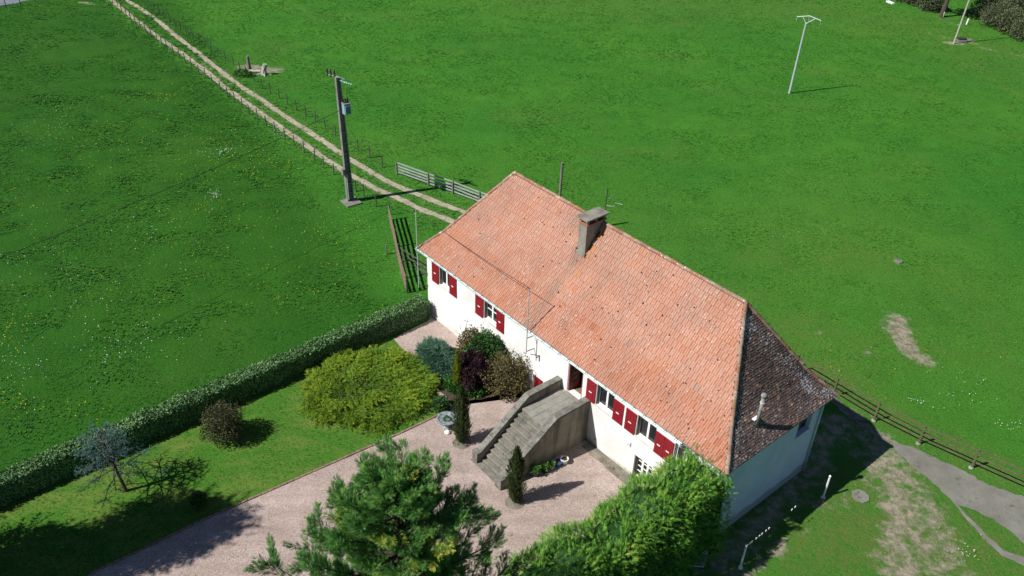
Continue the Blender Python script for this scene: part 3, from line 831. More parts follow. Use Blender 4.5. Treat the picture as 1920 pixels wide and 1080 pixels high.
flowers('dandelion_flowers', [(310, 182, 22, 7, 55), (300, 185, 60, 30, 50), (110, 205, 25, 10, 25), (75, 235, 40, 10, 35), (230, 260, 70, 25, 60), (430, 275, 40, 12, 45), (440, 300, 60, 20, 60), (520, 315, 50, 18, 90), (420, 400, 60, 25, 55), (300, 300, 110, 40, 100), (160, 300, 90, 40, 70), (60, 420, 60, 50, 50), (20, 640, 20, 20, 50), (40, 760, 30, 12, 30), (150, 770, 40, 12, 25), (420, 470, 120, 50, 120), (600, 430, 60, 20, 70), (600, 560, 60, 15, 40), (250, 520, 120, 60, 80), (40, 25, 50, 10, 40), (280, 125, 30, 20, 25), (650, 470, 40, 25, 45), (20, 605, 25, 15, 30), (1750, 690, 80, 30, 8), (1780, 1010, 60, 40, 12), (1550, 690, 60, 25, 10)], MT['dandelion'], 0.03)
flowers('daisy_flowers', [(415, 285, 22, 5, 60), (402, 368, 8, 4, 45), (300, 440, 60, 40, 60), (530, 250, 8, 8, 30), (500, 235, 30, 20, 30), (250, 650, 60, 30, 110), (160, 560, 60, 40, 60), (100, 250, 50, 20, 40), (60, 500, 40, 40, 40), (40, 690, 30, 30, 60), (310, 85, 8, 5, 20), (1800, 735, 30, 20, 35), (1885, 800, 14, 6, 25), (1805, 1040, 12, 8, 25), (1480, 440, 20, 15, 12), (1720, 755, 10, 3, 15)], MT['daisy'], 0.028)

# ================================================================== THE HOUSE
house = thing('farmhouse', 'long white rendered farmhouse with red shutters and a hipped terracotta tile roof', 'house', P(0, 0, ZC))
D = HW / 2 + OH; KD = 1.2
ZK = ZE + (ZR - ZE) / D * KD - 0.25
def prof(d):
    return ZE + (ZK - ZE) * d / KD if d < KD else ZK + (ZR - ZK) * (d - KD) / (D - KD)
KL, KR = (INL + OH) / D, (INR + OH) / D
def fpt(s, d, lift=0.0):        # a point on the front slope, d in from the eave
    return P(s, -OH + d, prof(d) + lift)

OPEN = {'A': (1.25, 2.25, 3.12, 4.42), 'B': (5.46, 6.56, 3.12, 4.42), 'door': (12.25, 13.3, 2.53, 4.55), 'C': (14.25, 15.40, 3.04, 4.30), 'D': (16.9, 18.05, 3.0, 4.26), 'E': (19.16, 20.3, 2.98, 4.24), 'cellar': (9.72, 10.5, 0.42, 1.92), 'french': (17.06, 18.16, 0.42, 1.86)}
def wall_with_openings(mb, fr, a0, a1, z0, z1, ops, depth):
    xs = sorted({a0, a1, *[o[0] for o in ops], *[o[1] for o in ops]}); zs = sorted({z0, z1, *[o[2] for o in ops], *[o[3] for o in ops]})
    for i in range(len(xs) - 1):
        for j in range(len(zs) - 1):
            cx, cz = (xs[i] + xs[i + 1]) / 2, (zs[j] + zs[j + 1]) / 2
            if any(o[0] < cx < o[1] and o[2] < cz < o[3] for o in ops):
                continue
            mb.quad(fr(xs[i], 0, zs[j]), fr(xs[i + 1], 0, zs[j]), fr(xs[i + 1], 0, zs[j + 1]), fr(xs[i], 0, zs[j + 1]))
    for s0, s1, b, t in ops:
        for A, B in (((s0, b), (s0, t)), ((s0, t), (s1, t)), ((s1, t), (s1, b)), ((s1, b), (s0, b))):
            mb.quad(fr(A[0], 0, A[1]), fr(B[0], 0, B[1]), fr(B[0], depth, B[1]), fr(A[0], depth, A[1]))

ZT = 5.12
mb = MB(); wall_with_openings(mb, lambda s, t, z: P(s, t, z), 0, HL, -0.5, ZT, list(OPEN.values()), 0.34)
mb.build('wall', MT['wall'], house)
GO = (5.54, 6.60, 3.25, 4.35)
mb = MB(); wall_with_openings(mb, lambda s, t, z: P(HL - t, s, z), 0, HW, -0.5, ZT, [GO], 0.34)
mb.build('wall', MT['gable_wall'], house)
mb = MB(); mb.quad(P(HL, HW, -.5), P(0, HW, -.5), P(0, HW, ZT), P(HL, HW, ZT)); mb.build('wall', MT['wall'], house)
mb = MB(); mb.quad(P(0, HW, -.5), P(0, 0, -.5), P(0, 0, ZT), P(0, HW, ZT)); mb.build('wall', MT['wall'], house)
mb = MB(); mb.box(P, (0.0, -0.09, 0.3), (11.5, -0.003, 0.56)); mb.build('plinth', MT['plinth'], house)
# inside the open door
mb = MB()
mb.quad(P(11.2, .34, 2.525), P(14.2, .34, 2.525), P(14.2, 3.2, 2.525), P(11.2, 3.2, 2.525), 1)
mb.quad(P(11.2, 3.2, 2.5), P(14.2, 3.2, 2.5), P(14.2, 3.2, 5.0), P(11.2, 3.2, 5.0)); mb.quad(P(14.2, .34, 2.5), P(14.2, 3.2, 2.5), P(14.2, 3.2, 5.0), P(14.2, .34, 5.0)); mb.quad(P(11.2, .34, 2.5), P(11.2, 3.2, 2.5), P(11.2, 3.2, 5.0), P(11.2, .34, 5.0))
mb.quad(P(11.2, .34, 4.9), P(14.2, .34, 4.9), P(14.2, 3.2, 4.9), P(11.2, 3.2, 4.9))
mb.build('hallway', [MT['interior'], MT['floorboards']], house)

def window(op, fr=P, cols=2, rows=1, depth=0.17, sill=True, mat='white', closed_back=True):
    s0, s1, z0, z1 = op; fw_ = 0.075
    mb = MB()
    mb.box(fr, (s0, depth, z0), (s0 + fw_, depth + .06, z1)); mb.box(fr, (s1 - fw_, depth, z0), (s1, depth + .06, z1))
    mb.box(fr, (s0 + fw_, depth, z0), (s1 - fw_, depth + .06, z0 + fw_ * 1.2)); mb.box(fr, (s0 + fw_, depth, z1 - fw_), (s1 - fw_, depth + .06, z1))
    xs = np.linspace(s0 + fw_, s1 - fw_, cols + 1); zs = np.linspace(z0 + fw_ * 1.2, z1 - fw_, rows + 1)
    for k, x in enumerate(xs[1:-1]):
        mb.box(fr, (x - .055, depth - .006, z0 + fw_ * 1.2), (x + .055, depth + .055, z1 - fw_))
    for z in zs[1:-1]:
        for i in range(cols):
            mb.box(fr, (xs[i] + (.055 if i else 0), depth + .004, z - .022), (xs[i + 1] - (.055 if i < cols - 1 else 0), depth + .05, z + .022))
    o = mb.build('window', MT[mat], house)
    for i in range(cols):
        for j in range(rows):
            p = MB(); a = xs[i] + (.05 if i else -.01); b = xs[i + 1] - (.05 if i < cols - 1 else -.01)
            p.box(fr, (a, depth + .03, zs[j] - .01), (b, depth + .042, zs[j + 1] + .01)); p.build('pane', MT['glass'], o)
    # no room behind: its darkness is put into the opaque pane colour
    if sill:
        p = MB(); p.box(fr, (s0 - .06, -.05, z0 - .07), (s1 + .06, depth - .002, z0 - .004)); p.build('sill', MT['plinth'], o)
    return o
window(OPEN['A']); window(OPEN['B'], rows=2); window(OPEN['C']); window(OPEN['D']); window(OPEN['E'])
window(OPEN['french'], cols=3, rows=4, depth=0.2, sill=False)
window(GO, lambda s, t, z: P(HL - t, s, z), cols=2, rows=1, depth=0.2, mat='darkwood')
# brown timber jambs in the window recesses
for k in 'ABCD':
    s0, s1, z0, z1 = OPEN[k]; mb = MB(); mb.box(P, (s0 + .003, .005, z0), (s0 + .05, .165, z1)); mb.build('jamb', MT['wood'], house)
s0, s1, z0, z1 = OPEN['french']; mb = MB(); mb.box(P, (s0 + .003, .004, z0), (s0 + .06, .19, z1)); mb.build('jamb', MT['wood'], house)

def shutter(s0, s1, z0, z1):
    mb = MB(); n = 4; wd = (s1 - s0) / n
    for i in range(n):
        mb.box(P, (s0 + i * wd + .006, -.055, z0), (s0 + (i + 1) * wd - .006, -.018, z1))
    mb.box(P, (s0 + .003, -.045, z0 + .004), (s1 - .003, -.02, z1 - .004))
    o = mb.build('shutter', MT['red'], house)
    for f in (0.08, 0.52, 0.93):
        q = MB(); z = z0 + (z1 - z0) * f; q.box(P, (s0 + .01, -.07, z - .022), (s1 - .01, -.0555, z + .022)); q.build('shutter_bar', MT['red'], o)
    q = MB(); c = (s0 + s1) / 2; z = z0 + (z1 - z0) * .47; q.box(P, (c - .09, -.085, z - .025), (c + .09, -.0705, z + .025)); q.build('latch', MT['white'], o)
for s0, s1, z0, z1 in ((.55, 1.22, 3.03, 4.46), (2.28, 2.95, 3.05, 4.44), (4.72, 5.43, 3.05, 4.43), (6.59, 7.22, 3.05, 4.41), (13.60, 14.22, 3.0, 4.26), (15.43, 16.06, 2.96, 4.22), (16.22, 16.87, 2.95, 4.22), (18.08, 18.60, 2.90, 4.16), (18.61, 19.13, 2.90, 4.16), (20.34, 20.95, 2.90, 4.16)):
    shutter(s0, s1, z0, z1)

# front door: leaf standing open, glazed with four lights
def door():
    s0, s1, z0, z1 = OPEN['door']
    mb = MB(); mb.box(P, (s0, .02, z0), (s0 + .07, .12, z1)); mb.box(P, (s1 - .07, .02, z0), (s1, .12, z1)); mb.box(P, (s0 + .07, .02, z1 - .16), (s1 - .07, .12, z1))
    fr_ = mb.build('door_frame', MT['pink_trim'], house)
    hs, ht = s0 + .09, .13; an = R(86)
    ax = HU * math.cos(an) + HN * math.sin(an); ay = -HU * math.sin(an) + HN * math.cos(an); o0 = P(hs, ht, 0)
    fr = lambda s, t, z: o0 + ax * s + ay * t + np.array([0, 0, z])
    mb = MB(); w_ = .58; top = z1 - .18
    mb.box(fr, (0, 0, z0 + .02), (.09, .045, top)); mb.box(fr, (w_ - .09, 0, z0 + .02), (w_, .045, top)); mb.box(fr, (.09, .002, z0 + .02), (w_ - .09, .043, z0 + .5))
    zs = np.linspace(z0 + .5, top, 5)
    for z in zs[1:]:
        mb.box(fr, (.09, .003, z - .05), (w_ - .09, .042, z))
    lf = mb.build('door', MT['red_old'], house)
    for a, b in zip(zs[:-1], zs[1:]):
        q = MB(); q.box(fr, (.09, .018, a), (w_ - .09, .026, b - .05)); q.build('pane', MT['glass'], lf)
    q = MB(); q.tube([fr(w_ - .05, -.05, z0 + 1.0), fr(w_ - .14, -.05, z0 + 1.0)], .015, 6); q.build('handle', MT['galv'], lf)
    q = MB(); q.box(P, (s0 - .02, -.22, z0 - .07), (s1 + .02, .1, z0 - .006)); q.build('threshold', MT['slab'], house)
    for a, b in ((s0 - .16, s0 - .02), (s1 + .02, s1 + .14)):
        q = MB(); q.box(P, (a, -.012, z0), (b, -.002, z1 + .1)); q.build('door_surround', MT['white'], house)
door()
def cellar():
    s0, s1, z0, z1 = OPEN['cellar']
    mb = MB()
    for i in range(5):
        a = s0 + (s1 - s0) * i / 5; b = s0 + (s1 - s0) * (i + 1) / 5
        mb.box(P, (a + .005, .10, z0), (b - .005, .14, z1))
    mb.box(P, (s0, .115, z0), (s1, .135, z1))
    d = mb.build('door', MT['red'], house)
    q = MB(); q.box(P, (s1 - .16, .07, 1.15), (s1 - .08, .0995, 1.2)); q.build('handle', MT['darkmetal'], d)
cellar()

# ------------------------------------------------------------------ roof
def roof_body():
    mb = MB()
    ds = [0, KD, D]; low = -0.035
    for d0, d1 in zip(ds[:-1], ds[1:]):
        def row(d):
            z = prof(d) + low
            return [P(-OH + KL * d, -OH + d, z), P(HL + OH - KR * d, -OH + d, z), P(HL + OH - KR * d, HW + OH - d, z), P(-OH + KL * d, HW + OH - d, z)]
        a, b = row(d0), row(d1)
        mb.quad(a[0], a[1], b[1], b[0], 3); mb.quad(a[1], a[2], b[2], b[1], 1); mb.quad(a[2], a[3], b[3], b[2], 0); mb.quad(a[3], a[0], b[0], b[3], 0)
    r = [P(-OH, -OH, ZE - .04), P(HL + OH, -OH, ZE - .04), P(HL + OH, HW + OH, ZE - .04), P(-OH, HW + OH, ZE - .04)]
    q = [p - np.array([0, 0, .07]) for p in r]
    for i in range(4):
        mb.quad(q[i], q[(i + 1) % 4], r[(i + 1) % 4] + [0, 0, .004], r[i] + [0, 0, .004], 2)
    i_ = [P(0, 0, ZE - .11), P(HL, 0, ZE - .11), P(HL, HW, ZE - .11), P(0, HW, ZE - .11)]
    for i in range(4):
        mb.quad(q[i], i_[i], i_[(i + 1) % 4], q[(i + 1) % 4], 2)
    return mb.build('roof', [MT['tile'], MT['flat_tile'], MT['wood'], MT['bark']], house)
roof = roof_body()
roof.color = (0.4, 0.4, 0.4, 1)

TW, TL = 0.235, 0.355
SLEN1 = math.hypot(KD, ZK - ZE); SLEN2 = math.hypot(D - KD, ZR - ZK)
def tile_verts():
    xs = np.array([-.115, -.108, -.094, -.078, -.022, -.008, .008, .022, .090, .103, .115])
    zs = np.array([.016, .034, .034, .010, .010, .026, .026, .010, .010, .024, .010])
    V = []; n = len(xs)
    for y, dz in ((-0.005, .045), (TL + .03, .0)):
        for x, z in zip(xs, zs):
            V.append((x, y, z + dz))
    for x in xs:
        V.append((x, -0.005, -.012))
    Fs = [(i, i + 1, n + i + 1, n + i) for i in range(n - 1)] + [(2 * n + i, 2 * n + i + 1, i + 1, i) for i in range(n - 1)]
    return np.array(V), Fs
TV, TF = tile_verts()
TM = [0] * 10 + [1] * 10
def slope_frame(sd):            # position along the slope -> d, unit vector up the slope, normal
    if sd < SLEN1:
        d = KD * sd / SLEN1; g = np.array([KD, ZK - ZE]) / SLEN1
    else:
        d = KD + (D - KD) * (sd - SLEN1) / SLEN2; g = np.array([D - KD, ZR - ZK]) / SLEN2
    return d, g
def lichen_at(s, d, gable=False):
    q = d / D
    l = max(0.0, 0.42 - 0.9 * abs(s - (HL + OH - KR * d)) / 0.8) + max(0, .36 - 2.4 * (D - d)) + max(0, 0.3 - 1.2 * abs(s - (-OH + KL * d)))
    l += max(0, 0.62 - abs(s - 10.45) * 2.2 - max(0, 2.2 - d) * .4) if d > 2.0 else 0
    l += max(0, .45 - math.hypot((s - 8.9) / 1.2, (d - .5) / .5) * .5)
    return min(l, .7)
tiles = []
nrow = int((SLEN1 + SLEN2) / TL)
for r in range(nrow + 1):
    sd = r * TL
    d, g = slope_frame(sd + TL * .45)
    d0, _ = slope_frame(sd)
    if d0 > D - .06:
        break
    up_ = HN * g[0] + np.array([0, 0, g[1]]); nr = np.cross(HU, up_)
    off = (r % 2) * TW / 2
    s = -OH + off
    while s < HL + OH:
        if s > -OH + KL * d0 - .11 and s < HL + OH - KR * d0 + .11:
            inch = (9.62 < s < 10.24) and (2.85 < d0 < 4.2)
            if not inch:
                base = fpt(s, d0, 0.0) + nr * random.uniform(-.003, .008) - (np.array([0, 0, 0.02]) if r else np.array([0, 0, 0.0]))
                tiles.append((base, up_, nr, s, d0, math.hypot(*(base - [0, 0, CH])[:2], base[2] - CH)))
        s += TW
order = sorted(range(len(tiles)), key=lambda i: tiles[i][5])
single = set([i for i in order if -OH + KL * tiles[i][4] + .35 < tiles[i][3] < HL + OH - KR * tiles[i][4] - .42][:300])
# single tiles, mesh shared
tm = bpy.data.meshes.new('tile'); tm.from_pydata(TV.tolist(), [], TF); tm.materials.append(MT['tile']); tm.materials.append(MT['lap']); tm.polygons.foreach_set('material_index', TM); tm.update()
ro = np.array(origin_of(roof))
def tint_tile(s, d, wave=True):
    b = 0.55 + 0.16 * noise.noise(Vector((s * .45, d * .9, 2.0)))
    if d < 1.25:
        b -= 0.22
    return min(.98, max(.02, b + random.gauss(0, .11)))
def clip_hips(V):
    out = []
    for v in V:
        q = v - HO; s_, t_ = q @ HU, q @ HN; d_ = min(t_ + OH, D)
        k = min(max(s_, -OH + KL * d_ + .01), HL + OH - KR * d_ - .01)
        out.append(v + HU * (k - s_))
    return np.array(out)
big = MB(); btint = []; blich = []; bsoot = []
for i, (b, up_, nr, s, d, _) in enumerate(tiles):
    a = random.gauss(0, .012)
    x = HU * math.cos(a) + up_ * math.sin(a); y = up_ * math.cos(a) - HU * math.sin(a)
    if i in single:
        o = link('tile', tm, roof)
        o.matrix_local = Matrix(((x[0], y[0], nr[0], b[0] - ro[0]), (x[1], y[1], nr[1], b[1] - ro[1]), (x[2], y[2], nr[2], b[2] - ro[2]), (0, 0, 0, 1)))
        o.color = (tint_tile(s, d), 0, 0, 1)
    else:
        big.add(clip_hips(b + TV[:, :1] * x + TV[:, 1:2] * y + TV[:, 2:] * nr), TF); big.mi[-20:] = TM
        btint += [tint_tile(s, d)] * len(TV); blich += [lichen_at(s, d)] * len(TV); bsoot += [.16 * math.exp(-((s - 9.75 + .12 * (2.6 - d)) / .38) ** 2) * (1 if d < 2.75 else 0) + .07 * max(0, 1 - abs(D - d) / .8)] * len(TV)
def with_attr(o, **kw):
    for k, arr in kw.items():
        a = o.data.attributes.new(k, 'FLOAT', 'POINT'); a.data.foreach_set('value', np.array(arr, np.float32))
o = big.build('tile_courses', [MT['tile'], MT['lap']], roof); o['kind'] = 'stuff'; o.color = (0, 0, 0, 1)
with_attr(o, tint=btint, lichen=blich, soot=bsoot)

# the gable hip: small flat clay tiles
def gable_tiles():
    mb = MB(); tt = []; ll = []; pl = []
    W_, E_ = .165, .118
    tot = 0; seg = []
    lower = math.hypot(KD * KR, ZK - ZE); upper = math.hypot((D - KD) * KR, ZR - ZK)
    nr_ = int((lower + upper) / E_)
    for r in range(nr_ + 1):
        sd = r * E_
        if sd < lower:
            d = KD * sd / lower; g = np.array([KD * KR, ZK - ZE]) / lower
        else:
            d = KD + (D - KD) * (sd - lower) / upper; g = np.array([(D - KD) * KR, ZR - ZK]) / upper
        if d > D - .03:
            break
        up_ = -HU * g[0] + np.array([0, 0, g[1]]); nr = np.cross(HN, up_)
        s = HL + OH - KR * d
        t0, t1 = -OH + d, HW + OH - d
        t = t0 + (r % 2) * W_ / 2
        while t < t1 + .03:
            wd = W_ * random.uniform(.42, .49); lift = random.uniform(.0, .016); sk = random.gauss(0, .012); dr = random.gauss(0, .012)
            b = P(s, t, prof(d)) + up_ * dr
            x = HN; n_ = nr
            c = [b - x * wd + n_ * (.02 + lift), b + x * wd + n_ * (.02 + lift + sk * .5), b + x * wd + up_ * .19 + n_ * (-.005 + lift * .5), b - x * wd + up_ * .19 + n_ * (-.005 + lift * .5)]
            e = [b - x * wd - n_ * .012, b + x * wd - n_ * .012]
            mb.add(c + e, [(0, 1, 2, 3), (4, 5, 1, 0), (4, 0, 3), (1, 5, 2)])
            q = .45 + .25 * noise.noise(Vector((t * .6, d * .8, 7))) + random.gauss(0, .2)
            tt += [min(.99, max(.01, q))] * 6
            ll += [max(0.0, .32 - .8 * (t1 - t)) + max(0, .3 - 2 * (D - d))] * 6
            w1 = t1 - t - .75 + .35 * noise.noise(Vector((t, d * 2, 3))); pl += [.085 * math.exp(-(w1 / .42) ** 2) * (1 if .3 < d < D - .4 else .4) + .09 * max(0, 1 - (t - t0) / .8) + .05 * max(0, 1 - d / 1.2)] * 6
            t += W_
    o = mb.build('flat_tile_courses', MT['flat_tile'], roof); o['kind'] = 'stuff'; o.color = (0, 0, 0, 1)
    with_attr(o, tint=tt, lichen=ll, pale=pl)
gable_tiles()

# ridge and hip tiles: half-round, each its own piece
def half_round(length, r0=.10, r1=.088, n=6):
    V = []; Fs = []
    for y, r in ((-.02, r0), (length, r1)):
        for k in range(n + 1):
            a = math.pi * k / n; V.append((r * math.cos(a), y, r * math.sin(a) * .8))
        V += [(-r * .9, y, -.05), (r * .9, y, -.05)]
    m_ = n + 3
    for k in range(n):
        Fs.append((k, k + 1, m_ + k + 1, m_ + k))
    Fs.append(tuple(range(n + 1))[::-1]); Fs.append((n, n + 1, m_ + n + 1, m_ + n)); Fs.append((n + 2, 0, m_, m_ + n + 2))
    return V, Fs
V_, F_ = half_round(.40)
rm = bpy.data.meshes.new('ridge_tile'); rm.from_pydata(V_, [], F_); rm.materials.append(MT['ridge_tile']); rm.update()
rl = rm.attributes.new('lichen', 'FLOAT', 'POINT'); rl.data.foreach_set('value', [0.36] * len(V_))
def run_of_ridge(pts, lift=.03):
    for a, b in zip(pts[:-1], pts[1:]):
        a = Vector(a); b = Vector(b); L_ = (b - a).length; n = max(1, round(L_ / .38)); y = (b - a).normalized()
        x = y.cross(Vector((0, 0, 1))).normalized(); z = x.cross(y)
        for k in range(n):
            o = link('ridge_tile', rm, roof); p = a + (b - a) * (k / n) + z * (lift + random.uniform(-.012, .015)) - Vector(ro); q = random.gauss(0, .03)
            x2 = x * math.cos(q) + y * math.sin(q); y2 = y * math.cos(q) - x * math.sin(q); f = L_ / n / .38
            o.matrix_local = Matrix(((x2[0], y2[0] * f, z[0], p[0]), (x2[1], y2[1] * f, z[1], p[1]), (x2[2], y2[2] * f, z[2], p[2]), (0, 0, 0, 1)))
            o.color = (random.random(), 0, 0, 1)
hp = lambda d, right, back: P(HL + OH - KR * d if right else -OH + KL * d, HW + OH - d if back else -OH + d, prof(d))
run_of_ridge([P(INL, HW / 2, ZR), P(HL - INR, HW / 2, ZR)], .02)
for rg, bk in ((1, 0), (1, 1), (0, 0)):
    run_of_ridge([hp(0, rg, bk), hp(KD, rg, bk), hp(D, rg, bk)], .02)
# moss pads on the front slope
def moss():
    mb = MB()
    for k in range(150):
        d = random.uniform(.3, D - .3); s = random.uniform(-OH + KL * d + .3, HL + OH - KR * d - .3)
        if random.random() > .25 + .75 * (s / HL):
            continue
        _, g = slope_frame(SLEN1 + .1 if d > KD else .1); up_ = HN * g[0] + np.array([0, 0, g[1]]); nr = np.cross(HU, up_)
        c = fpt(s, d) + nr * .05; r = random.uniform(.018, .05)
        ring = [c + HU * r * math.cos(a) * random.uniform(.7, 1.2) + up_ * r * math.sin(a) for a in np.arange(6) * math.pi / 3]
        mb.add(ring + [c + nr * r * .6], [(i, (i + 1) % 6, 6) for i in range(6)])
    o = mb.build('moss', MT['moss'], roof); o['kind'] = 'stuff'
MT['moss'] = plain('dark_moss', (0.075, 0.04, 0.03), 0.95, 0.05, var=0.4, scale=12)
moss()

# gutter along the front eave
def gutter():
    mb = MB(); n = 8; s0, s1 = -OH - .1, 19.75; cz, ct, r = ZE - .045, -OH - .075, .085
    for i in range(24):
        a = s0 + (s1 - s0) * i / 24; b = s0 + (s1 - s0) * (i + 1) / 24
        for k in range(n):
            p, q = math.pi + math.pi * k / n, math.pi + math.pi * (k + 1) / n
            f = lambda s, an: P(s, ct + r * math.cos(an), cz + r * math.sin(an))
            mb.quad(f(a, p), f(a, q), f(b, q), f(b, p))
    mb.tube([P(s0, ct - r, cz), P(s1, ct - r, cz)], .014, 6); mb.tube([P(s0, ct + r, cz), P(s1, ct + r, cz)], .012, 6)
    for s in (s0, s1):
        mb.add([P(s, ct + r * math.cos(math.pi + math.pi * k / n), cz + r * math.sin(math.pi + math.pi * k / n)) for k in range(n + 1)], [tuple(range(n + 1))])
    g = mb.build('gutter', MT['zinc'], house)
    for s in np.arange(.2, 19.7, .62):
        q = MB(); q.tube([P(s, ct - r - .012, cz + .02), P(s, ct - r * .4, cz + .045), P(s, ct + r, cz + .03)], .013, 5); q.build('gutter_bracket', MT['darkmetal'], g)
    q = MB(); q.tube([P(s1 - .1, ct, cz - .07), P(s1 - .05, ct, cz - .2), P(s1 + .02, -.16, cz - .42), P(s1 + .05, -.09, cz - .6), P(s1 + .05, -.09, .3)], .05, 8); q.build('downpipe', MT['zinc'], house, True)
    q = MB(); q.tube([P(-OH - .09, -OH - .06, cz), P(-OH - .09, .45, cz)], .075, 8); q.build('gutter', MT['zinc'], house)
    q = MB(); q.tube([P(HL + .07, HW - .12, ZE - .1), P(HL + .07, HW - .12, .1)], .05, 8); q.build('downpipe', MT['zinc'], house, True)
gutter()

# chimney
def chimney():
    s0, s1, t0, t1 = 9.66, 10.2, 2.55, 3.8
    mb = MB(); mb.box(P, (s0, t0, 8.2), (s1, t1, 10.15)); c = mb.build('chimney', MT['chimney'], house)
    q = MB(); q.box(P, (s0 - .05, t0 - .05, 10.16), (s1 + .05, t1 + .05, 10.22)); q.build('band', MT['brick'], c)
    for a, b in ((t0, t0 + .14), (3.1, 3.24), (t1 - .14, t1)):
        for e, f in ((s0, s0 + .12), (s1 - .12, s1)):
            q = MB(); q.box(P, (e, a, 10.222), (f, b, 10.46)); q.build('brick', MT['brick'], c)
    q = MB(); q.box(P, (s0 + .1, t0 + .2, 10.222), (s1 - .1, t1 - .2, 10.36)); q.build('flue', MT['insulator'], c)
    q = MB(); f = lambda s, t, z: P(s, t, z); q.box(f, (s0 - .12, t0 - .14, 10.462), (s1 + .12, t1 + .12, 10.54)); q.build('cap', MT['chimney'], c)
    q = MB(); q.box(P, (s0 - .07, t0 - .1, 8.45), (s0 - .003, t0 + .1, 8.75)); q.box(P, (s0 - .07, t0 - .09, 8.45), (s1 + .07, t0 - .003, 8.66)); q.build('flashing', MT['chimney'], c)
chimney()
def flue_pipe():
    b = P(21.5, 2.18, 5.62); q = MB(); q.tube([b, b + [0, 0, 1.72]], .075, 12); p = q.build('flue_pipe', MT['flue_steel'], house, True)
    q = MB(); q.lathe(b + [0, 0, 1.38], [(.1, 0), (.1, .06)], 12); q.build('collar', MT['plinth'], p)
    q = MB(); q.lathe(b + [0, 0, 1.70], [(.09, 0), (.13, .04), (.13, .12), (.09, .18), (.02, .2)], 12); q.build('cap', MT['flue_steel'], p, True)
    q = MB(); q.box(lambda s, t, z: b + HU * s + HN * t + np.array([0, 0, z]), (-.2, -.16, .42), (-.04, .16, .47)); q.build('flashing', MT['whitemetal'], p)
flue_pipe()

# things on the wall and roof
def mast(s, t, z0, z1, label, sgn):
    m_ = thing('cable_mast', label, 'mast', P(s, t, z0), 'thin steel masts that carry the cable along the front eave')
    q = MB(); q.tube([P(s, t, z0), P(s, t, z1)], .028, 8); q.build('pole', MT['galv'], m_)
    for dz in (.15, 1.0):
        q = MB(); q.tube([P(s, t, z0 + dz), P(max(s, .05), -.01, z0 + dz - .05)], .022, 6); q.build('bracket', MT['darkmetal'], m_)
    q = MB(); q.tube([P(s, t, z1 - .05), P(s, t - .1, z1 + .02)], .03, 6); q.build('insulator', MT['insulator'], m_)
mast(-.22, -.5, 2.3, 7.5, 'thin steel mast at the left corner of the house by the gutter end', -1)
mast(9.68, -.55, 3.5, 7.6, 'thin steel mast standing above the eave between second window and front door', 1)
def cable(name, label, a, b, sag, r=.012, n=14):
    a = np.array(a); b = np.array(b)
    pts = [a + (b - a) * k / n - np.array([0, 0, sag * 4 * (k / n) * (1 - k / n)]) for k in range(n + 1)]
    q = MB(); q.tube(pts, r, 5); tag(q.build(name, MT['cable']), label, 'cable')
cable('overhead_cable', 'thin black cable strung between the two masts above the front eave', P(-.22, -.55, 7.5), P(9.68, -.6, 7.6), .12, .014)
def bracket():
    b = thing('wall_bracket', 'small black iron bracket on the white wall left of front door', 'bracket', P(10.2, -.02, 3.3))
    q = MB(); q.tube([P(9.75, -.32, 3.42), P(10.12, -.03, 3.42), P(10.12, -.03, 3.05)], .022, 5); q.build('arm', MT['darkmetal'], b)
bracket()
b_ = thing('wall_hook', 'tiny black hook on the white wall below the right hand windows', 'hook', P(16.75, -.02, 2.2))
q = MB(); q.tube([P(16.62, -.12, 2.2), P(16.75, -.02, 2.36), P(16.75, -.02, 2.1)], .012, 5); q.build('rod', MT['darkmetal'], b_)
t_ = thing('outdoor_tap', 'small dark tap low on the white wall right of the stone staircase', 'tap', P(14.55, -.02, .95))
q = MB(); q.tube([P(14.55, -.01, 1.0), P(14.55, -.12, 1.0), P(14.55, -.13, .9)], .016, 6); q.build('spout', MT['darkmetal'], t_)
def antenna():
    a = thing('tv_antenna', 'dark television antenna rising behind the chimney slab', 'antenna', P(9.95, 4.0, 9.9))
    q = MB(); q.tube([P(9.95, 4.0, 9.7), P(9.95, 4.0, 11.7)], .022, 6); q.build('mast', MT['darkmetal'], a)
    q = MB(); q.tube([P(9.95, 4.0, 11.2), P(10.05, 4.35, 11.2)], .012, 5); q.tube([P(9.92, 4.2, 11.05), P(10.08, 4.2, 11.3)], .012, 5); q.build('boom', MT['galv'], a)
    q = MB(); q.tube([P(9.95, 4.0, 10.75), P(10.3, 4.2, 10.78), P(10.35, 4.22, 11.0), P(10.7, 4.36, 11.0)], .01, 5); q.build('arm', MT['galv'], a)
antenna()

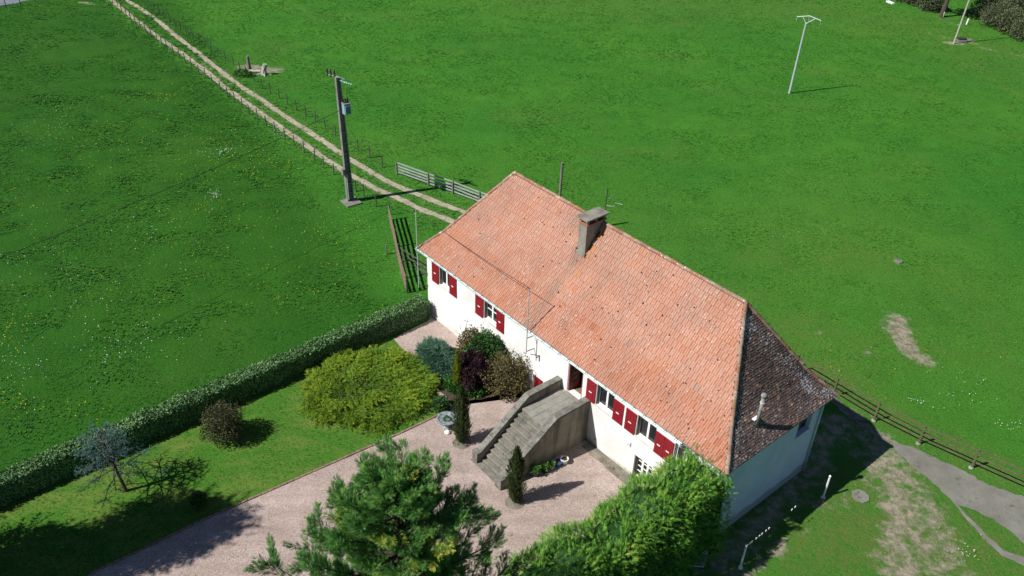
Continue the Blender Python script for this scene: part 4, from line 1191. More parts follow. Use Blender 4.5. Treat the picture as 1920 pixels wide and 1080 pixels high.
# ================================================================== STAIRCASE
def staircase():
    st = thing('stone_staircase', 'weathered stone outdoor staircase with low parapets up to the front door', 'staircase', P(12.7, -2.6, ZC))
    a0, a1 = 11.86, 13.56; zt = 2.52; n = 11; t_top, t_bot = -2.42, -5.08
    tr = (t_top - t_bot) / n; ri = (zt - ZC) / (n + 0)
    for i in range(n - 0):
        # i = 0 is the lowest; built of two stones that meet at a wandering joint
        z1 = ZC + ri * (i + 1) - (ri if False else 0); f = t_bot + tr * i
        if i == n - 1:
            break
        j = random.uniform(12.4, 13.1)
        for k, (x0, x1) in enumerate(((a0, j - .006), (j + .006, a1))):
            mb = MB(); dz = random.uniform(-.012, .01); df = random.uniform(-.025, .012)
            fr = lambda s, t, z: P(s, t, z)
            m_ = 6; top = []; nose = []; low = []
            for q in range(m_ + 1):
                s = x0 + (x1 - x0) * q / m_; w1 = .018 * noise.noise(Vector((s * 5, i * 1.7, 1))); w2 = .014 * noise.noise(Vector((s * 6, i * 2.1, 9)))
                nose.append(P(s, f + df + w1 - .012, z1 + dz + w2 - .03)); top.append(P(s, f + df + w1 + .03, z1 + dz + w2)); low.append(P(s, f + df + w1 + .012, z1 - ri - .05))
            back = [P(x0 + (x1 - x0) * q / m_, f + tr + .05, z1 + dz) for q in range(m_ + 1)]
            V = low + nose + top + back; c = m_ + 1
            mb.add(V, [(r * c + q, r * c + q + 1, (r + 1) * c + q + 1, (r + 1) * c + q) for r in range(3) for q in range(m_)])
            mb.build('step', MT['tread'], st)
    # landing: body and paving slabs
    q = MB(); q.box(P, (a0 + .002, t_top - tr + .02, ZC - .2), (a1 - .002, -.003, zt - .055)); q.build('landing', MT['parapet'], st)
    ld = st.children[-1]
    xs = np.linspace(a0 + .01, a1 - .01, 5); ts = np.linspace(t_top - tr + .01, -.24, 7)
    for i in range(4):
        for j in range(6):
            q = MB(); dz = random.uniform(-.006, .004); e = .006
            q.box(P, (xs[i] + e, ts[j] + e, zt - .054), (xs[i + 1] - e, ts[j + 1] - e, zt + dz)); q.build('slab', MT['slab'], ld)
    # parapets: wall body, coping stones, end post
    for side, (x0, x1, tend) in (('l', (11.56, 11.857, -5.12)), ('r', (13.563, 13.90, -5.3))):
        zt1, zk = 2.95, -2.15; zlow = .98
        prof_ = [(-.003, -.3), (-.003, zt1), (zk, zt1), (tend, zlow), (tend, -.1)]
        q = MB(); A = [P(x0, t, z) for t, z in prof_]; B = [P(x1, t, z) for t, z in prof_]; m_ = len(A)
        q.add(A + B, [tuple(range(m_)), tuple(range(2 * m_ - 1, m_ - 1, -1))] + [(i, (i + 1) % m_, m_ + (i + 1) % m_, m_ + i) for i in range(m_)])
        w_ = q.build('parapet', MT['parapet'], st)
        run = [(-.003, zt1), (zk, zt1), (tend, zlow)]
        e = .04
        for (ta, za), (tb, zb) in zip(run[:-1], run[1:]):
            L_ = math.hypot(tb - ta, zb - za); n_ = max(1, round(L_ / .95))
            for k in range(n_):
                p0 = (ta + (tb - ta) * (k / n_ + .006), za + (zb - za) * (k / n_ + .006)); p1 = (ta + (tb - ta) * ((k + 1) / n_ - .006), za + (zb - za) * ((k + 1) / n_ - .006)); h = .095 + random.uniform(-.012, .012)
                q = MB(); q.hexa([P(x0 - e, p0[0], p0[1] + .003), P(x1 + e, p0[0], p0[1] + .003), P(x1 + e, p1[0], p1[1] + .003), P(x0 - e, p1[0], p1[1] + .003)],
                                 [P(x0 - e + .02, p0[0], p0[1] + h), P(x1 + e - .02, p0[0], p0[1] + h), P(x1 + e - .02, p1[0], p1[1] + h), P(x0 - e + .02, p1[0], p1[1] + h)]); q.build('coping_stone', MT['stone'], w_)
        q = MB(); q.box(P, (x0 - .06, tend - .26, ZC - .1), (x1 + .03, tend - .004, 1.02)); q.box(P, (x0 - .07, tend - .27, 1.022), (x1 + .04, tend + .01, 1.06)); q.build('end_post', MT['stone'], st)
    q = MB(); q.box(P, (11.45, t_bot - .38, ZC), (13.6, t_bot - .03, ZC + .05)); q.build('bottom_slab', MT['tread'], st)
staircase()

# pots by the staircase
def pot(name, label, cat, p, r, h, mat, plant=None, rim=True):
    o = thing(name, label, cat, p)
    q = MB(); q.lathe(p, [(r * .72, 0), (r * .95, h * .9), (r * 1.05, h * .9), (r * 1.05, h), (r * .86, h), (r * .84, h * .8)], 16); q.build('pot', mat, o, False)
    q = MB(); q.lathe(p + [0, 0, h * .79], [(r * .86, 0), (r * .5, h * .06)], 12); q.build('soil', MT['soil'], o)
    if plant:
        pp, nr, _ = bush_points(plant[0], p + [0, 0, h + plant[1] * .5], (plant[1], plant[1], plant[1] * .8), .25, p[0], -.6, (.3, 1.05))
        V = place(LEAF, pp, nr + rng.normal(size=nr.shape) * .6 + [0, 0, .4], nr + rng.normal(size=nr.shape) * .5, rng.uniform(.07, .13, len(pp)))
        tris_mesh('plant', V, plant[2], o, np.repeat(rng.random(len(pp)), 2))
    return o
pz = ZC + .026
pot('plant_pot', 'black pot of bright green plant, furthest from the house wall', 'pot', P(14.18, -3.62, pz), .2, .3, MT['blackpot'], (220, .22, G['bright']))
pot('plant_pot', 'black pot of green plant, second along the staircase side', 'pot', P(14.28, -3.1, pz), .18, .26, MT['blackpot'], (200, .2, G['bright']))
pot('plant_pot', 'small pale pot with a low green plant beside the blue pot', 'pot', P(14.32, -2.7, pz), .14, .22, MT['plinth'], (110, .13, G['bright']))
pot('blue_pot', 'glazed blue pot with grey contents beside stone staircase', 'pot', P(14.36, -2.33, pz), .19, .27, MT['bluepot'])
pot('white_bowl', 'round white planter with bare soil, nearest the house wall', 'planter', P(14.42, -1.98, pz), .2, .3, MT['white'])
def urn():
    p = at(838, 803, .026)
    o = thing('stone_planter', 'wide mottled blue grey stone bowl on a white foot beside left cypress', 'planter', p)
    q = MB(); q.lathe(p, [(.2, 0), (.18, .08), (.12, .14), (.11, .34), (.15, .42)], 16); q.build('foot', MT['greystone'], o)
    q = MB(); q.lathe(p + [0, 0, .42], [(.16, 0), (.38, .08), (.50, .2), (.52, .27), (.45, .28), (.36, .22), (.2, .18)], 24); q.build('bowl', MT['greystone'], o)
    c = p + [0, 0, .66]; pp, nr, _ = bush_points(120, c, (.16, .16, .12), .2, 3, -.5, (.3, 1))
    tris_mesh('plant', place(LEAF, pp, nr + [0, 0, .3], nr, rng.uniform(.06, .1, len(pp))), G['green'], o, np.repeat(rng.random(len(pp)), 2))
    q = MB(); q.lathe(p + [.05, -.34, 0], [(.13, 0), (.16, .07), (.1, .14), (.03, .16)], 9); q.build('white_stone', MT['white'], o)
urn()

# ================================================================== PLANTS
def clump_fronds(axis_pts, n, rad, size, tpl, spread=0.7, up=.12):
    """a feathery plume of fronds along a polyline"""
    A = np.array(axis_pts); L_ = len(A) - 1
    k = rng.random(n) ** 0.75 * L_; i = np.minimum(k.astype(int), L_ - 1); f = k - i
    p = A[i] + (A[i + 1] - A[i]) * f[:, None]; d = unit(A[i + 1] - A[i]); u_ = k / L_
    e = rng.normal(size=(n, 3)); e -= (e * d).sum(1, keepdims=True) * d; e = unit(e)
    r = rad * (1 - u_ * .8) * rng.random(n)
    pos = p + e * r[:, None]; dr = d * (1 - spread * .45) + e * spread + np.array([0, 0, up])
    return pos, dr, e, size * rng.uniform(.7, 1.25, n) * (1.05 - .35 * u_), u_

def big_conifer():
    base = np.array([-2.6, 13.75, ZC]); top = 15.5
    tr = thing('conifer_tree', 'large feathery green conifer in front of the pink gravel courtyard', 'tree', base)
    q = MB(); q.tube([base + [0, 0, -.2], base + [.05, .02, 5], base + [0, .08, 11], base + [0, 0, top - .5]], [.3, .22, .13, .03], 9)
    P_, D_, E_, S_, T_ = [], [], [], [], []
    nb = 140; ga = 2.39996
    for k in range(nb):
        h = 0.3 + 11.0 * (k / nb) ** 1.35 + random.uniform(-.2, .2)
        r = 1.40 * h ** .63 * random.uniform(.5, 1.14); a = k * ga + random.uniform(-.4, .4)
        z = ZC + top - .5 - h
        if z < .6: continue
        out = np.array([math.cos(a), math.sin(a), 0])
        p0 = base * [1, 1, 0] + [0, 0, max(.4, z - r * .30)]; p2 = base * [1, 1, 0] + out * r + [0, 0, z + random.uniform(.3, .9)]; p1 = (p0 + p2) / 2 + [0, 0, -.13 * r]
        q.tube([p0, p1, p0 + (p2 - p0) * .85], [.04 + .008 * r, .03, .01], 5)
        yel = .16 if random.random() < .12 else 0.0; tone = random.gauss(0, .12)
        far_ = .15 if h > 6.6 else (.75 if h > 4.5 else 1.0); n = int((95 + 64 * r) * far_)
        pos, dr, e, sz, u_ = clump_fronds([p0 + (p1 - p0) * .5, p1, p2], n, .27 + .03 * r, .205, FR7, .55, .25)
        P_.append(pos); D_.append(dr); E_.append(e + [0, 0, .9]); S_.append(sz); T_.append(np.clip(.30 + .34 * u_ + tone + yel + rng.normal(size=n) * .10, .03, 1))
        for j in range(int(3 + 1.8 * r)):
            f = random.uniform(.3, .92); c = p0 + (p1 - p0) * min(1, f * 2) if f < .5 else p1 + (p2 - p1) * (f * 2 - 1); sd = np.array([-out[1], out[0], 0]) * (1 if j % 2 else -1)
            ln = (.35 + .22 * r) * random.uniform(.7, 1.2) * (1.15 - .6 * f)
            e2 = c + unit(out * .55 + sd * random.uniform(.5, .95) + np.array([0, 0, random.uniform(.25, .95)])) * ln
            m_ = int((62 * ln / .6 + 22) * far_)
            pos, dr, e, sz, u_ = clump_fronds([c, (c + e2) / 2 + [0, 0, -.03], e2], m_, .15, .18, FR7, .55, .25)
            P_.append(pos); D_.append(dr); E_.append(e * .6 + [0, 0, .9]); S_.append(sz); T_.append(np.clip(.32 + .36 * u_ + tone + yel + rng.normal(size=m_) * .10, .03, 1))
    # leading shoots
    for dx, dy, h in ((0, 0, .5), (.28, .1, .25), (-.3, .12, .15), (.1, -.3, .1), (-.15, -.2, .2), (.45, .2, -.35), (-.5, 0, -.4)):
        c = base * [1, 1, 0] + [dx * .5, dy * .5, ZC + top - .9]; e2 = c + [dx * 1.2, dy * 1.2, .75 + h]
        pos, dr, e, sz, u_ = clump_fronds([c + [0, 0, min(0, h)], (c + e2) / 2, e2], 90, .24, .2, FR7, .5, .25)
        P_.append(pos); D_.append(dr); E_.append(e + [0, 0, .8]); S_.append(sz); T_.append(np.clip(.45 + .2 * u_ + rng.normal(size=len(u_)) * .12, .03, 1))
    q.build('trunk', MT['bark'], tr)
    pos = np.vstack(P_); V = place(FR7, pos, np.vstack(D_), np.vstack(E_) + rng.normal(size=pos.shape) * .3, np.concatenate(S_))
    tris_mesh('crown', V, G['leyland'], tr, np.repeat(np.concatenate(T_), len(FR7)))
big_conifer()

def tall_hedge():
    root = thing('conifer_hedge', 'tall broad golden green conifer hedge beside the right house corner', 'hedge', P(21.2, -7, gz_s(21.2)))
    n = 16500
    t = rng.uniform(-15.5, -.12, n); a = rng.uniform(0, 1, n)
    # the cross-section: left flank, rounded top, right flank
    def sect(a, t):
        top = 5.05 + .22 * np.sin(t * 1.3) + .18 * np.sin(t * 3.1 + 1) - .25 * np.clip((t + 1.6) / 1.5, 0, 1); h0 = 0.3
        sl = 19.75 + .12 * np.sin(t * 1.7); sr = 22.55 + .15 * np.sin(t * 2.1 + 2)
        s = np.empty_like(a); z = np.empty_like(a); ns = np.empty_like(a); nz_ = np.empty_like(a)
        m1 = a < .34; m3 = a > .72; m2 = ~(m1 | m3)
        k = a[m1] / .34; s[m1] = sl[m1] + .28 * k; z[m1] = h0 + (top[m1] - 1.0 - h0) * k; ns[m1] = -1; nz_[m1] = .15
        k = (a[m2] - .34) / .38; an = math.pi * (1 - k); c = (sl[m2] + sr[m2]) / 2; hw = (sr[m2] - sl[m2]) / 2 - .28
        s[m2] = c + hw * np.sign(np.cos(an)) * np.abs(np.cos(an)) ** .7; z[m2] = top[m2] - 1.0 + 1.0 * np.sin(an) ** .6; ns[m2] = np.cos(an); nz_[m2] = np.sin(an) + .2
        k = 1 - (a[m3] - .72) / .28; s[m3] = sr[m3] - .28 * k; z[m3] = h0 + (top[m3] - 1.0 - h0) * k; ns[m3] = 1; nz_[m3] = .15
        return s, z, ns, nz_
    s, z, ns, nz_ = sect(a, t)
    nv = unit(ns[:, None] * HU + nz_[:, None] * np.array([0, 0, 1.0]))
    endm = rng.random(n) < .05; 
    p = HO + s[:, None] * HU + t[:, None] * HN; p[:, 2] = z
    bmp = np.array([noise.noise(Vector(q_) * .9) * .22 + noise.noise(Vector(q_) * 2.3) * .13 for q_ in p])
    p += nv * (bmp + rng.uniform(-.22, .12, n))[:, None]
    d = nv * .75 + rng.normal(size=p.shape) * .42 + np.array([0, 0, .45]) - HN * .1
    cl = np.array([noise.noise(Vector(q_) * .7 + Vector((3, 1, 8))) for q_ in p]); c2 = np.array([noise.noise(Vector(q_) * 1.9 + Vector((7, 2, 1))) for q_ in p])
    tint = np.clip(.45 + .28 * bmp + .22 * c2 + rng.normal(size=n) * .13 + np.where(cl > .55, .3, 0), .03, 1)
    V = place(FR7, p, d, nv + rng.normal(size=p.shape) * .5, rng.uniform(.2, .36, n))
    # dense inside
    ts = np.linspace(-15.4, -.3, 40); an = np.linspace(0.001, .999, 22); cv = []; cf = []
    for tt in ts:
        S_, Z_, A_, B_ = sect(an, np.full(len(an), tt))
        for s1, z1, n1, n2 in zip(S_, Z_, A_, B_):
            q = unit(np.array([n1, n2])); cv.append(P(s1 - q[0] * .27, tt, z1 - q[1] * .27))
    w_ = len(an)
    for i in range(len(ts) - 1):
        for j in range(w_ - 1):
            cf.append((i * w_ + j, i * w_ + j + 1, (i + 1) * w_ + j + 1, (i + 1) * w_ + j))
    cf.append(tuple(range(w_))); cf.append(tuple((len(ts) - 1) * w_ + j for j in range(w_))[::-1])
    # fronds at the end by the house
    m = 520; se = rng.uniform(19.9, 22.4, m); ze = rng.uniform(.4, 4.7, m); pe = HO + se[:, None] * HU + (-.12) * HN + rng.normal(size=(m, 3)) * .06; pe[:, 2] = ze
    de = HN * .4 + rng.normal(size=(m, 3)) * .5 + np.array([0, 0, .5])
    Ve = place(FR7, pe - HN * .25, de, HN + rng.normal(size=(m, 3)) * .4, rng.uniform(.2, .34, m))
    tris_mesh('foliage', np.vstack([V, Ve]), G['hedgecon'], root, np.concatenate([np.repeat(tint, len(FR7)), np.repeat(np.clip(rng.normal(size=m) * .15 + .4, .03, 1), len(FR7))]), (cv, cf))
    for k in range(9):
        tt = -1.2 - k * 1.7; q = MB(); q.tube([P(21.1, tt, -.1), P(21.15, tt + .1, 2), P(21.1, tt, 4)], [.12, .09, .03], 7); q.build('trunk', MT['bark'], root)
tall_hedge()

def clipped_hedge():
    root = thing('clipped_hedge', 'long clipped dark green leafy hedge between the field and the lawn', 'hedge', P(.4, -14, ZC))
    n = 34000
    t = -.45 - 31 * rng.random(n); a = rng.random(n); hw = .47; top = 1.68
    cen = .15 + .32 * (-t) / 24
    side = np.where(a < .26, -1, np.where(a > .68, 1, 0))
    s = np.where(side == 0, rng.uniform(-hw, hw, n), side * hw); z = np.where(side == 0, top, rng.uniform(ZC + .02, top, n))
    edge = np.where(side == 0, np.clip((np.abs(s) - hw + .16) / .16, 0, 1) ** 2 * .1, 0); z = z - edge
    nv = np.where((side == 0)[:, None], np.array([0, 0, 1.0]), side[:, None] * HU)
    p = HO + (s + cen)[:, None] * HU + t[:, None] * HN; p[:, 2] = z
    bm_ = np.array([noise.noise(Vector(q_) * 1.1) * .16 + noise.noise(Vector(q_) * 3) * .08 for q_ in p]); p[:, 2] += np.where(side == 0, .13 * np.array([noise.noise(Vector((0, 0, q_ * .55))) for q_ in t]), 0)
    sd_ = (side == 1)
    p += nv * np.where(sd_, bm_ * .2 + rng.uniform(-.06, -.01, n), bm_ + rng.uniform(-.10, .05, n))[:, None]
    d = nv * np.where(sd_, .05, .3)[:, None] + rng.normal(size=p.shape) * np.where(sd_[:, None], np.array([1, 1, 1.0]) * .5, .7)
    d = np.where(sd_[:, None], d - (d @ HU)[:, None] * HU * .85 - [0, 0, .35], d)
    tint = np.clip(.44 + .75 * bm_ + .22 * np.array([noise.noise(Vector((3, 1, q_ * .7))) for q_ in t]) + rng.normal(size=n) * .24, .03, 1)
    V = place(LEAF, p, d, nv * np.where(sd_, 3.0, 1.3)[:, None] + rng.normal(size=p.shape) * .5, rng.uniform(.075, .145, n))
    m = 700; ze = rng.uniform(ZC, top, m); pe = HO + (.15 + rng.uniform(-hw, hw, m))[:, None] * HU + (-.42) * HN + rng.normal(size=(m, 3)) * .05; pe[:, 2] = ze
    Ve = place(LEAF, pe, HN * .5 + rng.normal(size=(m, 3)) * .7, HN + rng.normal(size=(m, 3)) * .5, rng.uniform(.1, .18, m))
    cv = []; cf = []; ts = np.linspace(-.5, -31.4, 60); h = hw - .1
    for tt in ts:
        c = .15 + .32 * (-tt) / 24
        cv += [P(c - h, tt, 0), P(c - h, tt, top - .18), P(c - h + .12, tt, top - .1), P(c + h - .12, tt, top - .1), P(c + h, tt, top - .18), P(c + h, tt, 0)]
    for i in range(len(ts) - 1):
        cf += [(i * 6 + j, i * 6 + j + 1, (i + 1) * 6 + j + 1, (i + 1) * 6 + j) for j in range(5)]
    cf += [tuple(range(6)), tuple((len(ts) - 1) * 6 + j for j in range(6))[::-1]]
    tris_mesh('foliage', np.vstack([V, Ve]), G['laurel'], root, np.concatenate([np.repeat(tint, 2), np.repeat(np.clip(rng.normal(size=m) * .2 + .4, 0, 1), 2)]), (cv, cf))
clipped_hedge()

def gold_juniper():
    c = np.array([-7.42, 34.1, ZC]); rx, ry, h = 3.4, 3.1, .56
    root = thing('golden_juniper', 'huge low spreading golden yellow juniper on the lawn', 'shrub', c)
    P_, D_, S_, T_, E_ = [], [], [], [], []
    q = MB()
    for k in range(178):
        a = k * 2.39996 + random.uniform(-.3, .3); r = math.sqrt((k + .5) / 178); lob = 1 + .17 * noise.noise(Vector((math.cos(a) * 2.2, math.sin(a) * 2.2, 2)))
        out = np.array([math.cos(a), math.sin(a), 0]); x = c + out * [rx * r * lob, ry * r * lob, 0]
        cn = noise.noise(Vector((x[0] * 1.25, x[1] * 1.25, 3.3))); z = ZC + h * (1 - .6 * r ** 3.5) + random.uniform(-.22, .08) + .5 * cn
        ang = a + random.uniform(-.7, .7); dd = np.array([math.cos(ang) + .9, math.sin(ang) + .2, 0]); dd = dd / np.linalg.norm(dd); sd = np.array([-dd[1], dd[0], 0])
        L_ = random.uniform(.8, 1.5); e2 = x * [1, 1, 0] + dd * L_ * .5 + [0, 0, z + .0]; s0 = x * [1, 1, 0] - dd * L_ * .5 + [0, 0, z - .22]; md = (s0 + e2) / 2 + np.array([0, 0, .12])
        tone = random.gauss(0, .07) + .42 * cn  # shade of the hollows put into the tint: low plumes darker, raised ones lighter
        arms = [([s0, md, e2], 34)] + [([s0 + (e2 - s0) * f + [0, 0, .07], s0 + (e2 - s0) * (f + .15) + sd * g * .22 + [0, 0, .08], s0 + (e2 - s0) * (f + .3) + sd * g * .36 + [0, 0, .0]], 15) for f in (.25, .5, .7) for g in (-1, 1)]
        for pts, n in arms:
            pos, dr, e, sz, u_ = clump_fronds(pts, n, .10, .17, FR5, .5); pos[:, 2] = pos[:, 2] * .6 + (pts[0][2] + pts[-1][2]) * .2
            P_.append(pos); D_.append(dr * [1, 1, .6]); S_.append(sz); E_.append(np.tile([0, 0, 1.0], (n, 1)) + e * .35); T_.append(np.clip(.22 + .52 * u_ + 1.25 * tone + rng.normal(size=n) * .10, .03, 1))
        if k % 9 == 0:
            q.tube([c + [0, 0, .1], (c + x) / 2 * [1, 1, 0] + [0, 0, z - .35], s0], [.05, .035, .012], 5)
    # skirt round the edge
    for k in range(120):
        a = 2 * math.pi * k / 120 + random.uniform(-.03, .03); lob = 1 + .17 * noise.noise(Vector((math.cos(a) * 2.2, math.sin(a) * 2.2, 2))); out = np.array([math.cos(a), math.sin(a), 0])
        x = c + out * [rx * lob, ry * lob, 0] * random.uniform(.9, 1.02); z = ZC + random.uniform(.15, .55); s0 = x * [1, 1, 0] - out * .4 + [0, 0, z + .05]; e2 = x * [1, 1, 0] + out * .2 + [0, 0, z]
        n = 26; pos, dr, e, sz, u_ = clump_fronds([s0, (s0 + e2) / 2, e2], n, .22, .22, FR5, .65)
        P_.append(pos); D_.append(dr); S_.append(sz); E_.append(np.tile([0, 0, 1.0], (n, 1)) + e * .5); T_.append(np.clip(.25 + .4 * u_ + rng.normal(size=n) * .14, .03, 1))
    q.build('stem', MT['bark'], root)
    pos = np.vstack(P_); V = place(FR5, pos, np.vstack(D_), np.vstack(E_) + rng.normal(size=pos.shape) * .3, np.concatenate(S_))
    cb = blob(c + [0, 0, .0], (rx * .88, ry * .88, h * .4), .1, 2, 30, 8, 0.0)
    tris_mesh('foliage', V, G['goldjun'], root, np.repeat(np.concatenate(T_), len(FR5)), cb)
gold_juniper()

def blue_juniper():
    a, b = at(800, 662), at(848, 712); c = (a + b) / 2; ax = unit((b - a) * [1, 1, 0]); sd = np.array([-ax[1], ax[0], 0])
    root = thing('blue_juniper', 'low blue green juniper between the golden juniper and purple bush', 'shrub', c * [1, 1, 0] + [0, 0, ZC])
    L_, wd, h = 1.75, .85, 1.15; n = 3600
    u_ = unit(rng.normal(size=(n * 2, 3))); u_ = u_[u_[:, 2] > -.15][:n]
    lob = np.array([1 + .2 * noise.noise(Vector(q_) * 2.5) for q_ in u_]) * (.78 + .25 * rng.random(len(u_)))
    p = c * [1, 1, 0] + [0, 0, ZC] + (u_[:, :1] * ax * L_ + u_[:, 1:2] * sd * wd) * lob[:, None]; p[:, 2] += np.clip(u_[:, 2], 0, 1) ** .7 * h * lob
    d = unit(u_[:, :1] * ax + u_[:, 1:2] * sd) * .8 + rng.normal(size=p.shape) * .3 + [.1, 0, .35]
    V = place(FR5, p, d, rng.normal(size=p.shape) * .4 + [0, 0, 1], rng.uniform(.18, .32, len(p)))
    vs, fs = blob((0, 0, 0), (L_ * .82, wd * .82, h * .8), .15, 4, 20, 8, 0.0)
    cv = [c * [1, 1, 0] + [0, 0, ZC + v[2]] + ax * v[0] + sd * v[1] for v in vs]
    tris_mesh('foliage', V, G['bluejun'], root, np.repeat(np.clip(.5 + rng.normal(size=len(p)) * .25, .03, 1), len(FR5)), (cv, fs))
    q = MB(); q.tube([c * [1, 1, 0] + [0, 0, ZC - .1], c * [1, 1, 0] + [0, 0, ZC + .7]], [.07, .04], 6); q.build('stem', MT['bark'], root)
blue_juniper()

LEAFS = LEAF
bush('purple_bush', 'dense dark purple leaved bush in front of the white wall', 'bush', P(7.1, -1.75, ZC), (1.1, 1.1, 1.15), 6500, LEAFS, .13, G['purple'], .2, .7, .34, 1, zc=1.0, zmin=-.75, freq=1.8)
bush('green_bush', 'rounded dark green bush behind the purple bush below second window', 'bush', P(6.7, -.9, ZC), (.9, .8, .95), 4200, LEAFS, .13, G['green'], .3, .6, .38, 5, zc=1.65, zmin=-.8)
bush('olive_bush', 'thin brownish green bush by the wall, left behind purple bush', 'bush', P(5.6, -.95, ZC), (.75, .65, .95), 2200, LEAFS, .12, G['olive'], .4, .7, .3, 9, zc=1.35, core=.5, zmin=-.8, shell=(.35, 1.1))
bush('red_shrub', 'loose olive and red shrub with spiky shoots against the white wall', 'shrub', P(8.75, -.95, ZC), (1.1, .85, 1.3), 4600, LEAFS, .11, G['olive'], .5, .7, .5, 12, zc=1.15, core=.6, zmin=-.7, shell=(.4, 1.12))
bush('green_perennial', 'low bright green leafy perennial at the foot of purple bush', 'plant', at(878, 735), (1.0, .55, .4), 1500, LEAFS, .13, G['bright'], .6, .5, .2, 3, zc=.15, zmin=-.1)
bush('green_perennial', 'small bright green leafy perennial behind left cypress', 'plant', at(850, 728), (.5, .4, .45), 800, LEAFS, .13, G['bright'], .6, .5, .2, 8, zc=.2, zmin=-.1)
bush('small_shrub', 'small round dark green shrub at the gravel edge beside the golden juniper', 'shrub', at(827, 766), (.42, .42, .42), 900, LEAFS, .12, G['green'], .3, .6, .15, 6, zc=.25, zmin=-.5)
bush('brown_bush', 'round brown twiggy bush on the lawn beside the clipped hedge', 'bush', at(424, 822), (.9, .9, .9), 5600, LEAFS, .085, G['brown'], .6, .7, .32, 21, zc=.95, zmin=-.85, core=.6, shell=(.5, 1.12), tint=(.4, .32))
bush('dark_shrub', 'small dark shrub on the shaded lawn near the gravel edging', 'shrub', at(374, 950), (.33, .33, .42), 900, LEAFS, .1, G['green'], .3, .6, .25, 27, zc=.4, zmin=-.6)
# upright shoots of the red shrub and of the bush behind
def shoots(root, c, n, rx, h, mat, size):
    mb = MB(); pos = []
    for k in range(n):
        a = random.uniform(0, 6.28); r = rx * random.random() ** .5; b = np.array(c) + [r * math.cos(a), r * math.sin(a), random.uniform(.5, .9)]; e = b + [random.gauss(0, .12), random.gauss(0, .12), h * random.uniform(.6, 1.1)]
        mb.tube([b, e], [.014, .005], 4)
        pos += [b + (e - b) * f + rng.normal(size=3) * .05 for f in np.linspace(.2, 1, 11)]
    mb.build('stem', MT['bark'], root); pos = np.array(pos)
    sh = tris_mesh('shoot', place(LEAF, pos, rng.normal(size=pos.shape) + [0, 0, .8], rng.normal(size=pos.shape), rng.uniform(size * .7, size * 1.3, len(pos))), mat, root, np.repeat(rng.random(len(pos)), 2)); sh['kind'] = 'stuff'
for o in list(bpy.data.objects):
    if o.name == 'red_shrub': shoots(o, o.location, 26, .9, 1.6, G['olive'], .12)
    if o.name == 'brown_bush': shoots(o, o.location + Vector((0, 0, .3)), 40, .8, 1.15, G['brown'], .07)
    if o.name == 'olive_bush': shoots(o, o.location + Vector((0, 0, .8)), 14, .6, 1.1, G['olive'], .11)
def column(name, label, base, h, r, mat, n, cat='tree', tilt=(0, 0)):
    o = thing(name, label, cat, base); base = np.array(base)
    u_ = rng.random(n); rr = r * np.clip(1.12 * np.sin(np.pi * (u_ * .86 + .12)) ** .55, .05, 1) * (1 - .75 * np.clip((u_ - .55) / .45, 0, 1)); a = rng.uniform(0, 6.283, n)
    k = rng.uniform(.6, 1.08, n); out = np.column_stack([np.cos(a), np.sin(a), np.zeros(n)])
    lob = 1 + .22 * np.sin(a * 3 + u_ * 9)
    p = base + out * (rr * k * lob)[:, None]; p[:, 2] = base[2] + .12 + u_ * (h - .2); p[:, :2] += u_[:, None] * np.array(tilt)
    d = out * .38 + [0, 0, 1] + rng.normal(size=p.shape) * .16
    V = place(FR5, p, d, out + rng.normal(size=p.shape) * .3, rng.uniform(.16, .28, n))
    prof_ = [(r * .45, .1), (r * .72, h * .2), (r * .72, h * .5), (r * .4, h * .78), (.02, h * .95)]; cb = MB(); cb.lathe(base, prof_, 9)
    tris_mesh('crown', V, mat, o, np.repeat(np.clip(.45 + .3 * (k - .85) * 3 + rng.normal(size=n) * .2, .03, 1), len(FR5)), (cb.v, cb.f))
    q = MB(); q.tube([base + [0, 0, -.1], base + [0, 0, h * .5]], [.06, .03], 6); q.build('trunk', MT['bark'], o)
column('cypress', 'slim dark green cypress left of the stone staircase', at(866, 829, .024), 3.6, .39, G['cypress'], 1700)
column('cypress', 'slim dark green cypress right of the stone staircase foot', at(966, 940, .024), 3.35, .36, G['cypress'], 1600)
column('yellow_conifer', 'thin bright yellow green conifer spire before the purple bush', at(858, 733), 2.7, .2, G['yellow'], 480)
for b in (at(866, 831), at(966, 942)):
    pts = [b[:2] + np.array([math.cos(a), math.sin(a)]) * .46 for a in np.arange(14) / 14 * 6.283]
    sheet('planting_ring', pts, MT['strip_concrete'], 0.03, 0.03, 0.2)

